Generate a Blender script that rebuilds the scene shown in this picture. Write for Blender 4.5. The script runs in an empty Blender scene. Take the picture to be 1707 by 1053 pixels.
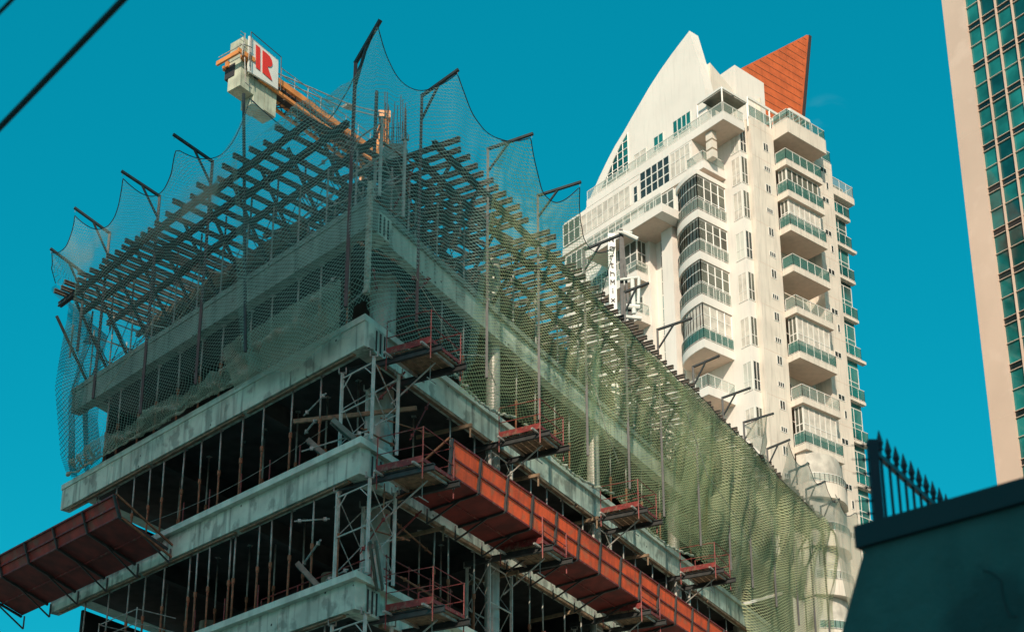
import bpy, math, random
from mathutils import Vector, noise
R_ = math.radians
random.seed(7)
C = bpy.context.scene.collection
sc = bpy.context.scene

# ---------------------------------------------------------------- camera
cam = bpy.data.cameras.new('camera')
camo = bpy.data.objects.new('camera', cam); C.objects.link(camo)
camo.location = (0, 0, 1.7)
camo.rotation_euler = (R_(90 + 19.04), 0, 0)
cam.sensor_width = 36; cam.lens = 36 * 2477 / 1707
cam.shift_y = (975 - 526.5) / 1707
cam.clip_start = .1; cam.clip_end = 5000
cam.dof.use_dof = True; cam.dof.focus_distance = 48; cam.dof.aperture_fstop = 2.6
sc.camera = camo

# ---------------------------------------------------------------- light
SUN_AZ, SUN_EL = 187, 31
w = bpy.data.worlds.new('World'); sc.world = w; w.use_nodes = True
nt = w.node_tree; nt.nodes.clear()
out = nt.nodes.new('ShaderNodeOutputWorld'); bg = nt.nodes.new('ShaderNodeBackground')
sky = nt.nodes.new('ShaderNodeTexSky'); sky.sky_type = 'NISHITA'; sky.sun_disc = False
sky.sun_elevation = R_(SUN_EL); sky.sun_rotation = R_(SUN_AZ)
sky.air_density = 1.0; sky.dust_density = 2.2; sky.ozone_density = 1.5
def wn(t, **k):
    n = nt.nodes.new(t)
    for a, b in k.items(): setattr(n, a, b)
    return n
mul = wn('ShaderNodeMix', data_type='RGBA', blend_type='MULTIPLY'); mul.inputs[0].default_value = 1
mul.inputs[7].default_value = (.008, 1.66, 1.86, 1)
sepc = wn('ShaderNodeSeparateColor'); comb = wn('ShaderNodeCombineColor'); pw = wn('ShaderNodeMath', operation='POWER'); pw.inputs[1].default_value = 2.4
nt.links.new(sky.outputs[0], sepc.inputs[0]); nt.links.new(sepc.outputs[0], pw.inputs[0]); nt.links.new(pw.outputs[0], comb.inputs[0])
for q_ in (1, 2):
    pq = wn('ShaderNodeMath', operation='POWER'); pq.inputs[1].default_value = .52; nt.links.new(sepc.outputs[q_], pq.inputs[0]); nt.links.new(pq.outputs[0], comb.inputs[q_])
nt.links.new(comb.outputs[0], mul.inputs[6])
# thin wisps of cirrus, tied to the sky's own directions
tc = wn('ShaderNodeTexCoord'); mp = wn('ShaderNodeMapping'); mp.inputs['Scale'].default_value = (9, 9, 26)
ns = wn('ShaderNodeTexNoise'); ns.inputs['Scale'].default_value = 2.6; ns.inputs['Detail'].default_value = 6; ns.inputs['Distortion'].default_value = .9
rp = wn('ShaderNodeValToRGB'); rp.color_ramp.elements[0].position = .47; rp.color_ramp.elements[1].position = .80
dt = wn('ShaderNodeVectorMath', operation='DOT_PRODUCT')
def skydir(x, y):
    th = R_(19.04); a = (x - 853) / 2477; b = (975 - y) / 2477
    v = Vector((a, math.cos(th) - b * math.sin(th), math.sin(th) + b * math.cos(th))); return v.normalized()
dt.inputs[1].default_value = skydir(1375, 205)
mr = wn('ShaderNodeMapRange'); mr.inputs[1].default_value = .99983; mr.inputs[2].default_value = 1
m2 = wn('ShaderNodeMath', operation='MULTIPLY'); m3 = wn('ShaderNodeMath', operation='MULTIPLY'); m3.inputs[1].default_value = .2
mix = wn('ShaderNodeMix', data_type='RGBA'); mix.inputs[7].default_value = (2.6, 5.2, 5.6, 1)
L = nt.links.new
L(tc.outputs['Generated'], mp.inputs[0]); L(mp.outputs[0], ns.inputs[0]); L(ns.outputs[0], rp.inputs[0])
L(tc.outputs['Generated'], dt.inputs[0]); L(dt.outputs['Value'], mr.inputs[0])
L(rp.outputs[0], m2.inputs[0]); L(mr.outputs[0], m2.inputs[1]); L(m2.outputs[0], m3.inputs[0])
L(m3.outputs[0], mix.inputs[0]); L(mul.outputs[2], mix.inputs[6]); L(mix.outputs[2], bg.inputs[0])
bg.inputs[1].default_value = .127
L(bg.outputs[0], out.inputs[0])
sl = bpy.data.lights.new('sun', 'SUN'); so = bpy.data.objects.new('sun', sl); C.objects.link(so)
sl.energy = 4.4; sl.angle = R_(.5); sl.color = (1, .88, .70)
sv = Vector((math.cos(R_(SUN_EL)) * math.sin(R_(SUN_AZ)), math.cos(R_(SUN_EL)) * math.cos(R_(SUN_AZ)), math.sin(R_(SUN_EL))))
so.rotation_euler = sv.to_track_quat('Z', 'Y').to_euler(); so.location = sv * 60
sc.view_settings.view_transform = 'Standard'; sc.view_settings.look = 'None'; sc.view_settings.gamma = 1
sc.view_settings.exposure = 0.1
sc.cycles.transparent_max_bounces = 24; sc.cycles.max_bounces = 6

# ---------------------------------------------------------------- materials
def mat(name, col, rough=.7, metal=0, var=.0, vscale=3, vcol=None, bump=0, bscale=20, streak=0, spec=None, stain=None, stscale=1.2, holes=None):
    m = bpy.data.materials.new(name); m.use_nodes = True; t = m.node_tree; n = t.nodes
    b = n['Principled BSDF']; b.inputs['Roughness'].default_value = rough; b.inputs['Metallic'].default_value = metal
    if spec is not None: b.inputs['Specular IOR Level'].default_value = spec
    k = t.links.new
    c4 = lambda c: (c[0], c[1], c[2], 1)
    tcn = n.new('ShaderNodeTexCoord')
    cur = None
    def mixc(fac, a, bcol, mode='MIX'):
        mx = n.new('ShaderNodeMix'); mx.data_type = 'RGBA'; mx.blend_type = mode
        k(fac, mx.inputs[0])
        if a is None: mx.inputs[6].default_value = c4(col)
        else: k(a, mx.inputs[6])
        mx.inputs[7].default_value = c4(bcol); return mx.outputs[2]
    def nz(scale, detail=5, vec=(1, 1, 1), lo=.4, hi=.65):
        mpn = n.new('ShaderNodeMapping'); mpn.inputs['Scale'].default_value = vec; k(tcn.outputs['Object'], mpn.inputs[0])
        t1 = n.new('ShaderNodeTexNoise'); t1.inputs['Scale'].default_value = scale; t1.inputs['Detail'].default_value = detail; k(mpn.outputs[0], t1.inputs[0])
        r = n.new('ShaderNodeMapRange'); r.inputs[1].default_value = lo; r.inputs[2].default_value = hi; k(t1.outputs[0], r.inputs[0]); return r.outputs[0]
    if var:
        v2 = vcol or tuple(c * (1 - var) for c in col)
        cur = mixc(nz(vscale), cur, v2)
    if streak:
        cur2 = n.new('ShaderNodeMath'); cur2.operation = 'MULTIPLY'; cur2.inputs[1].default_value = streak
        k(nz(2.2, 6, (2.4, 2.4, .22), .5, .72), cur2.inputs[0]); cur = mixc(cur2.outputs[0], cur, tuple(c * .35 for c in col))
    if stain:
        s2 = n.new('ShaderNodeMath'); s2.operation = 'MULTIPLY'; s2.inputs[1].default_value = stain[3]
        k(nz(stscale, 8, (1, 1, 1), .55, .62), s2.inputs[0]); cur = mixc(s2.outputs[0], cur, stain[:3])
    if holes:
        vo = n.new('ShaderNodeTexVoronoi'); vo.inputs['Scale'].default_value = 2.2; k(tcn.outputs['Object'], vo.inputs[0])
        lt = n.new('ShaderNodeMath'); lt.operation = 'LESS_THAN'; lt.inputs[1].default_value = holes * 1.8; k(vo.outputs['Distance'], lt.inputs[0]); cur = mixc(lt.outputs[0], cur, tuple(c * .12 for c in col))
    if cur is None: b.inputs['Base Color'].default_value = c4(col)
    else: k(cur, b.inputs['Base Color'])
    if bump:
        bt = n.new('ShaderNodeTexNoise'); bt.inputs['Scale'].default_value = bscale; bt.inputs['Detail'].default_value = 6; k(tcn.outputs['Object'], bt.inputs[0])
        bp = n.new('ShaderNodeBump'); bp.inputs['Strength'].default_value = bump; bp.inputs['Distance'].default_value = .03
        k(bt.outputs[0], bp.inputs['Height']); k(bp.outputs[0], b.inputs['Normal'])
    return m
M = {}
M['concrete'] = mat('raw_concrete', (.56, .63, .52), .85, var=.28, vscale=1.3, streak=1.0, stain=(.15, .17, .14, .6), stscale=1.7, bump=.5, bscale=9, holes=.045)
M['veiled'] = mat('net_shaded_concrete', (.24, .29, .24), .8, var=.35, vscale=1.5, streak=.8, bump=.4, bscale=9, holes=.045)  # top-level concrete, the net's darkening put into its colour
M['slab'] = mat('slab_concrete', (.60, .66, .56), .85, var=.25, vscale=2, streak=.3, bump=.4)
M['soffit'] = mat('slab_soffit', (.05, .047, .043), .9, var=.5, vscale=2)  # ceiling concrete with the interior shade put into its colour
M['core'] = mat('core_concrete', (.03, .03, .03), .9, var=.5, vscale=1)  # inner walls near black, interior darkness put into the colour
M['colsteel'] = mat('column_jacket', (.46, .44, .37), .42, .15, var=.3, vscale=3, streak=.7)
M['galv'] = mat('galvanised_steel', (.42, .41, .37), .6, .1, var=.45, vscale=6, stain=(.25, .16, .1, .6), stscale=5)
M['alu'] = mat('pale_aluminium', (.52, .50, .44), .6, .0, var=.3, vscale=5)
M['waler'] = mat('green_grey_steel', (.13, .15, .12), .5, .3, var=.4, vscale=6)
M['dsteel'] = mat('dark_steel', (.06, .062, .06), .55, .5, var=.3, vscale=5)
M['rust'] = mat('rusty_steel', (.30, .12, .06), .8, .1, var=.5, vscale=8)
M['redsteel'] = mat('red_painted_steel', (.22, .026, .022), .6, .1, var=.5, vscale=7, stain=(.2, .12, .08, .6), stscale=6)
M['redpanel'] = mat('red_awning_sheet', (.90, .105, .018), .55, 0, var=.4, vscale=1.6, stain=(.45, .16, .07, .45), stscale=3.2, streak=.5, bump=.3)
M['redunder'] = mat('red_underside_shade', (.20, .022, .015), .7, 0, var=.5, vscale=2, streak=.3)  # awning underside, its shade put into a darker red
M['redshade'] = mat('shaded_red_sheet', (.36, .035, .020), .65, 0, var=.5, vscale=1.6, stain=(.16, .08, .05, .6), stscale=2.5, streak=.5)  # shaded copy of the awning sheet, face shade put into the red
M['wood'] = mat('formwork_timber', (.26, .17, .10), .8, var=.5, vscale=5, bump=.3)
M['joist'] = mat('formwork_joist', (.115, .095, .075), .75, .0, var=.45, vscale=4)
M['ledger'] = mat('formwork_ledger', (.055, .052, .05), .6, .3, var=.4, vscale=4)
M['ply'] = mat('plywood', (.15, .11, .07), .8, var=.4, vscale=2)
M['rebar'] = mat('rebar', (.10, .07, .055), .8, .4)
M['white'] = mat('white_render', (.76, .72, .65), .8, var=.07, vscale=.35, streak=.12, bump=.15, bscale=4)
M['white2'] = mat('dimmer_face_render', (.72, .65, .55), .8, var=.12, vscale=.5, streak=.35, bump=.2, bscale=3)  # creamier, darker render: weaker light on this face put into the colour
M['soff2'] = mat('balcony_soffit', (.66, .52, .42), .85, var=.1)
M['frame'] = mat('white_window_frame', (.72, .70, .64), .5)
M['curtain'] = mat('curtained_pane', (.62, .58, .5), .7, var=.3, vscale=1.8)
M['orange'] = mat('orange_boarding', (.62, .13, .035), .6, var=.25, vscale=1.1, streak=.25)
M['dark'] = mat('dark_edge', (.035, .03, .03), .6)
M['pink'] = mat('pink_stone', (.62, .47, .37), .75, var=.12, vscale=.12, stain=(.68, .53, .43, .5), stscale=.3)
M['wall'] = mat('dark_plaster', (.07, .125, .115), .9, var=.35, vscale=1.6, streak=.3, bump=.8, bscale=7, stain=(.03, .045, .045, .6), stscale=1.5)
M['cap'] = mat('dark_coping', (.022, .024, .028), .7)
M['iron'] = mat('black_iron', (.018, .022, .035), .45, .3)
M['rubber'] = mat('cable_rubber', (.018, .018, .02), .6)
M['craney'] = mat('crane_orange_paint', (.72, .27, .07), .5, var=.3, vscale=1.5)
M['block'] = mat('counterweight_concrete', (.52, .55, .42), .8, var=.35, vscale=.9, streak=.6)
M['signw'] = mat('sign_white', (.72, .72, .66), .5, var=.1, vscale=.8)
M['signr'] = mat('sign_red', (.70, .035, .02), .5)
M['letter'] = mat('letter_black', (.03, .03, .035), .6)
M['rope'] = mat('rope_fibre', (.42, .45, .36), .9, var=.5, vscale=9)
M['plaster'] = mat('far_plaster', (.5, .46, .4), .9, var=.2, vscale=.3)
M['asphalt'] = mat('asphalt', (.10, .097, .09), .95, var=.3, vscale=.5)
M['paving'] = mat('paving', (.32, .29, .24), .9, var=.2, vscale=.7)
def glass(name, col, rough=.06, emit=None, var=.5, vs=.35, spec=.5):
    m = mat(name, col, rough, 0, var=var, vscale=vs, spec=spec); return m
M['gteal'] = glass('teal_glass', (.015, .20, .19), vs=.28, var=.75)
M['gband'] = glass('dark_spandrel_glass', (.006, .02, .022), .15)
M['gdark'] = glass('dark_window_glass', (.035, .05, .05), var=.6, vs=.6)
M['gmid'] = glass('olive_window_glass', (.13, .14, .11), .15, var=.6, vs=.5)
M['ggreen'] = glass('green_balcony_glass', (.01, .21, .17), .12, var=.6, vs=.8)
M['gpale'] = glass('pale_balcony_glass', (.66, .66, .58), .5, var=.25, vs=.6)

def clearmat(name, col, fac):
    m = bpy.data.materials.new(name); m.use_nodes = True; t = m.node_tree; b = t.nodes['Principled BSDF']; b.inputs['Base Color'].default_value = (*col, 1); b.inputs['Roughness'].default_value = .1
    tr = t.nodes.new('ShaderNodeBsdfTransparent'); mx = t.nodes.new('ShaderNodeMixShader'); mx.inputs[0].default_value = fac
    t.links.new(tr.outputs[0], mx.inputs[1]); t.links.new(b.outputs[0], mx.inputs[2]); t.links.new(mx.outputs[0], t.nodes['Material Output'].inputs[0]); return m
M['gclear'] = clearmat('clear_balustrade_glass', (.35, .42, .36), .28)
M['gclearg'] = clearmat('green_tint_balustrade_glass', (.06, .20, .17), .5)
def netmat(name, col, period, thick, cover=0.0, patch=None, square=False, transl=.35, high=None, pcol=None, lcol=None):
    m = bpy.data.materials.new(name); m.use_nodes = True; t = m.node_tree; n = t.nodes; n.clear(); k = t.links.new
    o = n.new('ShaderNodeOutputMaterial'); uv = n.new('ShaderNodeUVMap'); uv.uv_map = 'UVMap'
    sp = n.new('ShaderNodeSeparateXYZ'); k(uv.outputs[0], sp.inputs[0])
    def mth(op, a, b=None, c=None):
        q = n.new('ShaderNodeMath'); q.operation = op
        for i, v in enumerate((a, b, c)):
            if v is None: continue
            if isinstance(v, (int, float)): q.inputs[i].default_value = v
            else: k(v, q.inputs[i])
        return q.outputs[0]
    # slack and stretch in the weave
    wv = []
    for q_, (sc_, am) in enumerate(((.55, .45), (2.3, .06))):
        w_ = n.new('ShaderNodeTexNoise'); w_.inputs['Scale'].default_value = sc_; w_.inputs['Detail'].default_value = 2; k(uv.outputs[0], w_.inputs[0]); wv.append(mth('MULTIPLY', w_.outputs[0], am))
    ws = mth('ADD', wv[0], wv[1])
    if square: a, b = sp.outputs[0], sp.outputs[1]
    else: a, b = mth('ADD', mth('ADD', sp.outputs[0], sp.outputs[1]), ws), mth('SUBTRACT', mth('SUBTRACT', sp.outputs[0], sp.outputs[1]), mth('MULTIPLY', ws, .6))
    def line(x, th):
        f = mth('FRACT', mth('DIVIDE', x, period)); return mth('LESS_THAN', f, th)
    al = mth('MAXIMUM', line(a, thick), line(b, thick * .75))
    ln_ = al
    nz = n.new('ShaderNodeTexNoise'); nz.inputs['Scale'].default_value = .45; nz.inputs['Detail'].default_value = 5; k(uv.outputs[0], nz.inputs[0])
    if cover or patch:
        r = n.new('ShaderNodeMapRange'); r.inputs[1].default_value = .48; r.inputs[2].default_value = .68
        r.inputs[3].default_value = cover; r.inputs[4].default_value = patch if patch else cover
        k(nz.outputs[0], r.inputs[0]); pf = r.outputs[0]
        if high:
            h = n.new('ShaderNodeMapRange'); h.inputs[1].default_value = high[0]; h.inputs[2].default_value = high[1]; k(mth('MULTIPLY', sp.outputs[1], -1), h.inputs[0]); pf = mth('MULTIPLY', pf, h.outputs[0])
        al = mth('MAXIMUM', al, pf)
    d = n.new('ShaderNodeBsdfDiffuse'); tl = n.new('ShaderNodeBsdfTranslucent'); tr = n.new('ShaderNodeBsdfTransparent')
    d.inputs[0].default_value = (*col, 1); tl.inputs[0].default_value = (*col, 1)
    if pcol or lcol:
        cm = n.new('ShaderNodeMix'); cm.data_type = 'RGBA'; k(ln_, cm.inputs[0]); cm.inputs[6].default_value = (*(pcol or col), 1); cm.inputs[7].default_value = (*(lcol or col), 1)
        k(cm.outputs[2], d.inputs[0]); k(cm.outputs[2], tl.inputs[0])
    mx = n.new('ShaderNodeMixShader'); mx.inputs[0].default_value = transl; k(d.outputs[0], mx.inputs[1]); k(tl.outputs[0], mx.inputs[2])
    m2_ = n.new('ShaderNodeMixShader'); k(al, m2_.inputs[0]); k(tr.outputs[0], m2_.inputs[1]); k(mx.outputs[0], m2_.inputs[2]); k(m2_.outputs[0], o.inputs[0])
    return m
M['netT'] = netmat('teal_net_thread', (.36, .54, .46), .10, .13, .05, .12)
M['netP'] = netmat('teal_net_sun_patch', (.36, .52, .44), .10, .13, .03, .65, high=(24.6, 25.8), pcol=(.62, .54, .40))  # tan patches high up put sunlight into the net colour
M['netY'] = netmat('sunlit_net_thread', (.66, .72, .40), .10, .14, .03, .25)  # lit copy of the teal net, sunlight put into the thread colour
M['netD'] = netmat('dense_green_net', (.34, .37, .20), .115, .18, .22, .90, pcol=(.19, .22, .12), lcol=(.60, .63, .38))  # dark patches put fold shading into the net colour
M['netM'] = netmat('patchy_olive_net', (.3, .33, .18), .12, .10, .0, .8, pcol=(.16, .19, .10), lcol=(.64, .68, .40))
M['netE'] = netmat('dark_teal_net', (.08, .15, .13), .10, .16, .12, .75, transl=.25)
M['netB'] = netmat('bunched_net', (.42, .46, .36), .06, .28, .25, .75)
M['netC'] = netmat('tan_cover_cloth', (.55, .50, .38), .07, .25, .35, .55)

# ---------------------------------------------------------------- mesh helpers
ROOT = {}
def V(*a): return Vector(a)
class MB:
    def __init__(s): s.v = []; s.f = []
    def add(s, vs, fs):
        o = len(s.v); s.v += [Vector(x) for x in vs]; s.f += [tuple(i + o for i in f) for f in fs]; return s
    def obox(s, o, ax, ay, az):          # corner o and three edge vectors
        o, ax, ay, az = map(Vector, (o, ax, ay, az))
        if ax.cross(ay).dot(az) < 0: o = o + az; az = -az
        p = [o, o + ax, o + ax + ay, o + ay]; p += [q + az for q in p]
        return s.add(p, [(3, 2, 1, 0), (4, 5, 6, 7), (0, 1, 5, 4), (1, 2, 6, 5), (2, 3, 7, 6), (3, 0, 4, 7)])
    def bar(s, a, b, w_, h_, up=(0, 0, 1)):
        a, b = Vector(a), Vector(b); d = (b - a); up = Vector(up)
        x = d.cross(up)
        if x.length < 1e-5: x = d.cross(Vector((1, 0, 0)))
        x.normalize(); y = x.cross(d).normalized()
        return s.obox(a - x * w_ / 2 - y * h_ / 2, x * w_, y * h_, d)
    def tube(s, a, b, r, n=8, r2=None):
        a, b = Vector(a), Vector(b); d = (b - a).normalized()
        x = d.orthogonal().normalized(); y = d.cross(x); r2 = r if r2 is None else r2
        vs = []
        for p, q in ((a, r), (b, r2)):
            for i in range(n):
                t = 2 * math.pi * i / n; vs.append(p + (x * math.cos(t) + y * math.sin(t)) * q)
        fs = [(i, (i + 1) % n, n + (i + 1) % n, n + i) for i in range(n)] + [tuple(range(n - 1, -1, -1)), tuple(range(n, 2 * n))]
        return s.add(vs, fs)
    def path(s, pts, r, n=6):
        pts = [Vector(p) for p in pts]; vs = []; fs = []
        rr = r if callable(r) else (lambda i: r)
        ax = (pts[-1] - pts[0]).normalized(); ref = Vector((0, 0, 1)) if abs(ax.z) < .85 else Vector((0, 1, 0))
        for i, p in enumerate(pts):
            d = (pts[min(i + 1, len(pts) - 1)] - pts[max(i - 1, 0)]).normalized()
            x = d.cross(ref); x = x.normalized() if x.length > .02 else d.orthogonal().normalized(); y = d.cross(x)
            for k in range(n):
                t = 2 * math.pi * k / n; vs.append(p + (x * math.cos(t) + y * math.sin(t)) * rr(i))
        for i in range(len(pts) - 1):
            for k in range(n): fs.append((i * n + k, i * n + (k + 1) % n, (i + 1) * n + (k + 1) % n, (i + 1) * n + k))
        fs += [tuple(range(n - 1, -1, -1)), tuple(range((len(pts) - 1) * n, len(pts) * n))]
        return s.add(vs, fs)
    def ibeam(s, a, b, w_, h_, fl=.03, wb=.03):
        a, b = Vector(a), Vector(b); u = Vector((0, 0, 1))
        s.bar(a - u * (h_ / 2 - fl / 2), b - u * (h_ / 2 - fl / 2), w_, fl); s.bar(a + u * (h_ / 2 - fl / 2), b + u * (h_ / 2 - fl / 2), w_, fl)
        s.bar(a, b, wb, h_ - 2 * fl - .002); return s
    def prism(s, pts, ex):
        pts = [Vector(p) for p in pts]; ex = Vector(ex); n = len(pts)
        return s.add(pts + [p + ex for p in pts], [tuple(range(n - 1, -1, -1)), tuple(range(n, 2 * n))] + [(i, (i + 1) % n, n + (i + 1) % n, n + i) for i in range(n)])
    def build(s, name, m, parent=None, smooth=False, kind=None):
        root = parent
        while root is not None and root.parent is not None: root = root.parent
        off = ROOT.get(root.name, Vector()) if root is not None else Vector()
        me = bpy.data.meshes.new(name)
        if root is None and s.v:
            off = sum(s.v, Vector()) / len(s.v); off.z = min(v.z for v in s.v)
        me.from_pydata([tuple(v - off) for v in s.v], [], s.f); me.update()
        me.materials.append(M[m] if isinstance(m, str) else m)
        if smooth:
            for p in me.polygons: p.use_smooth = True
        o = bpy.data.objects.new(name, me); C.objects.link(o)
        if parent is not None: o.parent = parent
        else: o.location = off; ROOT[o.name] = off
        if kind: o['kind'] = kind
        return o
def thing(name, label, cat, loc, group=None):
    o = bpy.data.objects.new(name, None); C.objects.link(o); o.empty_display_size = .2
    o.location = loc; ROOT[o.name] = Vector(loc); o['label'] = label; o['category'] = cat
    if group: o['group'] = group
    return o
def tag(o, label, cat, group=None):
    o['label'] = label; o['category'] = cat
    if group: o['group'] = group
    return o
def dup(root, loc, rz=0, label=None, group=None):
    r = root.copy(); C.objects.link(r); r.location = loc; r.rotation_euler = (0, 0, rz); ROOT[r.name] = Vector(loc)
    if label: r['label'] = label
    if group: r['group'] = group
    for ch in list(root.children):
        c = ch.copy(); C.objects.link(c); c.parent = r
        for g in ch.children:
            d = g.copy(); C.objects.link(d); d.parent = c
    return r
ONES = 'first second third fourth fifth sixth seventh eighth ninth tenth eleventh twelfth thirteenth fourteenth fifteenth sixteenth seventeenth eighteenth nineteenth'.split()
TENS = {2: 'twenty', 3: 'thirty', 4: 'forty', 5: 'fifty', 6: 'sixty', 7: 'seventy', 8: 'eighty', 9: 'ninety'}
def nth(i):
    i += 1
    if i < 20: return ONES[i - 1]
    t, u = divmod(i, 10); return (TENS[t][:-1] + 'ieth') if u == 0 else TENS[t] + '-' + ONES[u - 1]

# ---------------------------------------------------------------- site frames
C0 = Vector((-3.65, 32.7, 0))
def D(az): return Vector((math.sin(R_(az)), math.cos(R_(az)), 0))
dL, dR = D(-44.3), D(29.2)
nL, nR = Vector((-dL.y, dL.x, 0)), Vector((dR.y, -dR.x, 0))
def F(side, s, o, z):
    d, n = (dL, nL) if side == 'L' else (dR, nR); p = C0 + d * s + n * o; p.z = z; return p
SL, SR = 15.2, 34.2                       # lengths of the two faces
ZB = [2.22, 5.62, 9.02, 12.42, 15.82, 19.24, 22.62]   # underside of each edge beam
ZT = [z + .86 for z in ZB]

# ---------------------------------------------------------------- ground
g = MB().add([(-400, -300, 0), (500, -300, 0), (500, 900, 0), (-400, 900, 0)], [(0, 1, 2, 3)]).build('ground', 'paving', kind='structure')
MB().obox((-60, -12, .004), (160, 0, 0), (0, 11, 0), (0, 0, .006)).build('road', 'asphalt', kind='structure')
MB().obox((-60, -1, 0), (160, 0, 0), (0, 2.4, 0), (0, 0, .14)).build('pavement', 'slab', kind='structure')

# ---------------------------------------------------------------- unfinished building
cb = thing('unfinished_building', 'unfinished grey concrete frame building with open floors wrapped in safety nets', 'building', C0)
def quad_slab(mb, o, z0, z1):
    k = 1.0 / math.sin(R_(73.5))
    p = [C0 + nL * 0, None]
    a = C0 - dL * (o * k) - dR * (o * k); b = a + dL * (SL + 2 * o * k); d = a + dR * (SR + 2 * o * k); c = b + dR * (SR + 2 * o * k)
    pts = [Vector((q.x, q.y, z0)) for q in (a, d, c, b)]
    return mb.prism(pts, (0, 0, z1 - z0))
for i, (zb, zt) in enumerate(zip(ZB, ZT)):
    quad_slab(MB(), .16 if i in (2, 3, 4) else .03, zt - .17, zt).build('floor_slab', 'veiled' if i == 6 else 'slab', cb)
    # ceiling of the floor below, interior shade put into its dark colour
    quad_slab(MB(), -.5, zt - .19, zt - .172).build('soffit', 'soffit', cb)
    m = MB()
    # edge beams, cast in lengths
    for j in range(5):
        s0 = .0 + j * SL / 5; m.obox(F('L', s0 + (.006 if j else 0), 0, zb), dL * (SL / 5 - .012), -nL * .32, V(0, 0, zt - .172 - zb))
    m.build('edge_beam', 'veiled' if i == 6 else 'concrete', cb)
    m = MB()
    for j in range(5):
        s0 = .95 + j * (SR - .95) / 5; m.obox(F('R', s0, -.06, zb), dR * ((SR - .95) / 5 - .012), -nR * .3, V(0, 0, zt - .172 - zb))
    m.build('edge_beam', 'concrete', cb)
    # beam end block at the corner with board marks
    m = MB(); m.obox(F('R', .34, .05, zb - .02), dR * .62, -nR * .5, V(0, 0, zt - .175 - zb))
    m.build('beam_end', 'concrete', cb)
    m = MB()
    for q in range(3): m.obox(F('R', .42 + q * .18, .052, zb + .04), dR * .05, nR * .02, V(0, 0, .55))
    m.build('board_mark', 'soffit', cb)
    # inner beams
    m = MB()
    for s in (5, 10): m.obox(F('L', s, -.35, zb + .12), dL * .25, dR * (SR - 3), V(0, 0, zt - .2 - zb - .12))
    for s in (7.1, 13.7, 20.3, 26.9): m.obox(F('R', s, -.4, zb + .14), dR * .3, dL * (SL - 1.2), V(0, 0, zt - .2 - zb - .14))
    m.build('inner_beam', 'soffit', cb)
for i in range(len(ZB)):
    z0 = ZT[i - 1] if i else 0; z1 = ZB[i] + .1
    m = MB(); a = C0 + dL * 3.6 + dR * 4.4; a.z = z0; m.obox(a, dL * 9, dR * .25, V(0, 0, z1 - z0)); m.obox(a, dL * .25, dR * 26, V(0, 0, z1 - z0))
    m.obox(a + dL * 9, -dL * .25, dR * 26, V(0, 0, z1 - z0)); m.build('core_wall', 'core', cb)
for i in range(1, len(ZB)):
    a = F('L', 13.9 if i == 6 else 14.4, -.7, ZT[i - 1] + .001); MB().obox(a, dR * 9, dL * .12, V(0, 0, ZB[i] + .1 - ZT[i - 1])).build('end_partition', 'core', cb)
for i in range(1, len(ZB)):
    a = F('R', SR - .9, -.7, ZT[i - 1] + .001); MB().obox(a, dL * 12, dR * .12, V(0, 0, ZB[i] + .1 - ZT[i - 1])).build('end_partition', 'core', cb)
for i, (s0, s1) in ((5, (1, SR - 1)), (4, (1.2, SR - 1)), (3, (1.2, SR - 1))):
    for j in range(6):
        a, b = s0 + (s1 - s0) * j / 6 + .06, s0 + (s1 - s0) * (j + 1) / 6 - .1
        MB().bar(F('R', a, -.12 + .03 * (j % 2), ZB[i] - .06), F('R', b, -.12 - .03 * (j % 3), ZB[i] - .05), .12, .08).build('edge_timber', 'wood', cb)
    for j in range(3): MB().bar(F('L', .5 + j * 4.8, -.10, ZB[i] - .04), F('L', 5.1 + j * 4.8, -.12, ZB[i] - .045), .10, .05).build('edge_timber', 'wood', cb)
# columns
CC = F('R', 2.5, -1.2, 0)                 # corner column centre
colR = [(7.1, -.42), (13.7, -.42), (20.3, -.42), (26.6, -.42), (33.0, -.42)]
def column(x, y, r, z0, z1, mm):
    m = MB(); m.tube((x, y, z0), (x, y, z1), r, 20)
    for zz in (z0 + .9, z1 - .6): m.tube((x, y, zz), (x, y, zz + .03), r + .012, 20)
    return m.build('column', mm, cb, smooth=False)
for i in range(len(ZB)):
    z0 = ZT[i - 1] if i else 0; z1 = ZB[i] + .1
    column(CC.x, CC.y, .36, z0, z1, 'colsteel')
    for s, o in colR:
        p = F('R', s, o, 0); column(p.x, p.y, .21, z0, z1, 'colsteel')
    for s in (6.5, 12.8):
        p = F('L', s, -4.2, 0); column(p.x, p.y, .3, z0, z1, 'concrete')
CT = F('R', 2.85, -1.2, 0); column(CT.x, CT.y, .36, ZT[-1], 27.05, 'veiled')
for s, o in colR:
    p = F('R', s, o, 0); column(p.x, p.y, .2, ZT[-1], 25.5, 'colsteel')
# column head forms and starter bars
m = MB()
for k in range(18):
    t = 2 * math.pi * k / 18; x, y = CT.x + .31 * math.cos(t), CT.y + .31 * math.sin(t); h = 1.15 + .8 * random.random()
    m.tube((x, y, 27.05), (x + random.uniform(-.05, .05), y, 27.05 + h), .013, 5)
for zz in (27.3, 27.6): m.path([(CT.x + .33 * math.cos(t), CT.y + .33 * math.sin(t), zz) for t in [2 * math.pi * q / 16 for q in range(17)]], .008, 4)
m.build('starter_bars', 'rebar', cb)
for s in (9.2, 13.7, 17.5, 20.3):
    m = MB()
    for q in range(9):
        p = F('R', s + q * .13, -1.3 - (q % 3) * .15, 25.9); m.tube(p, p + V(random.uniform(-.03, .03), 0, 1.1 + .5 * random.random()), .012, 4)
    m.build('starter_bars', 'rebar', cb)
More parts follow.
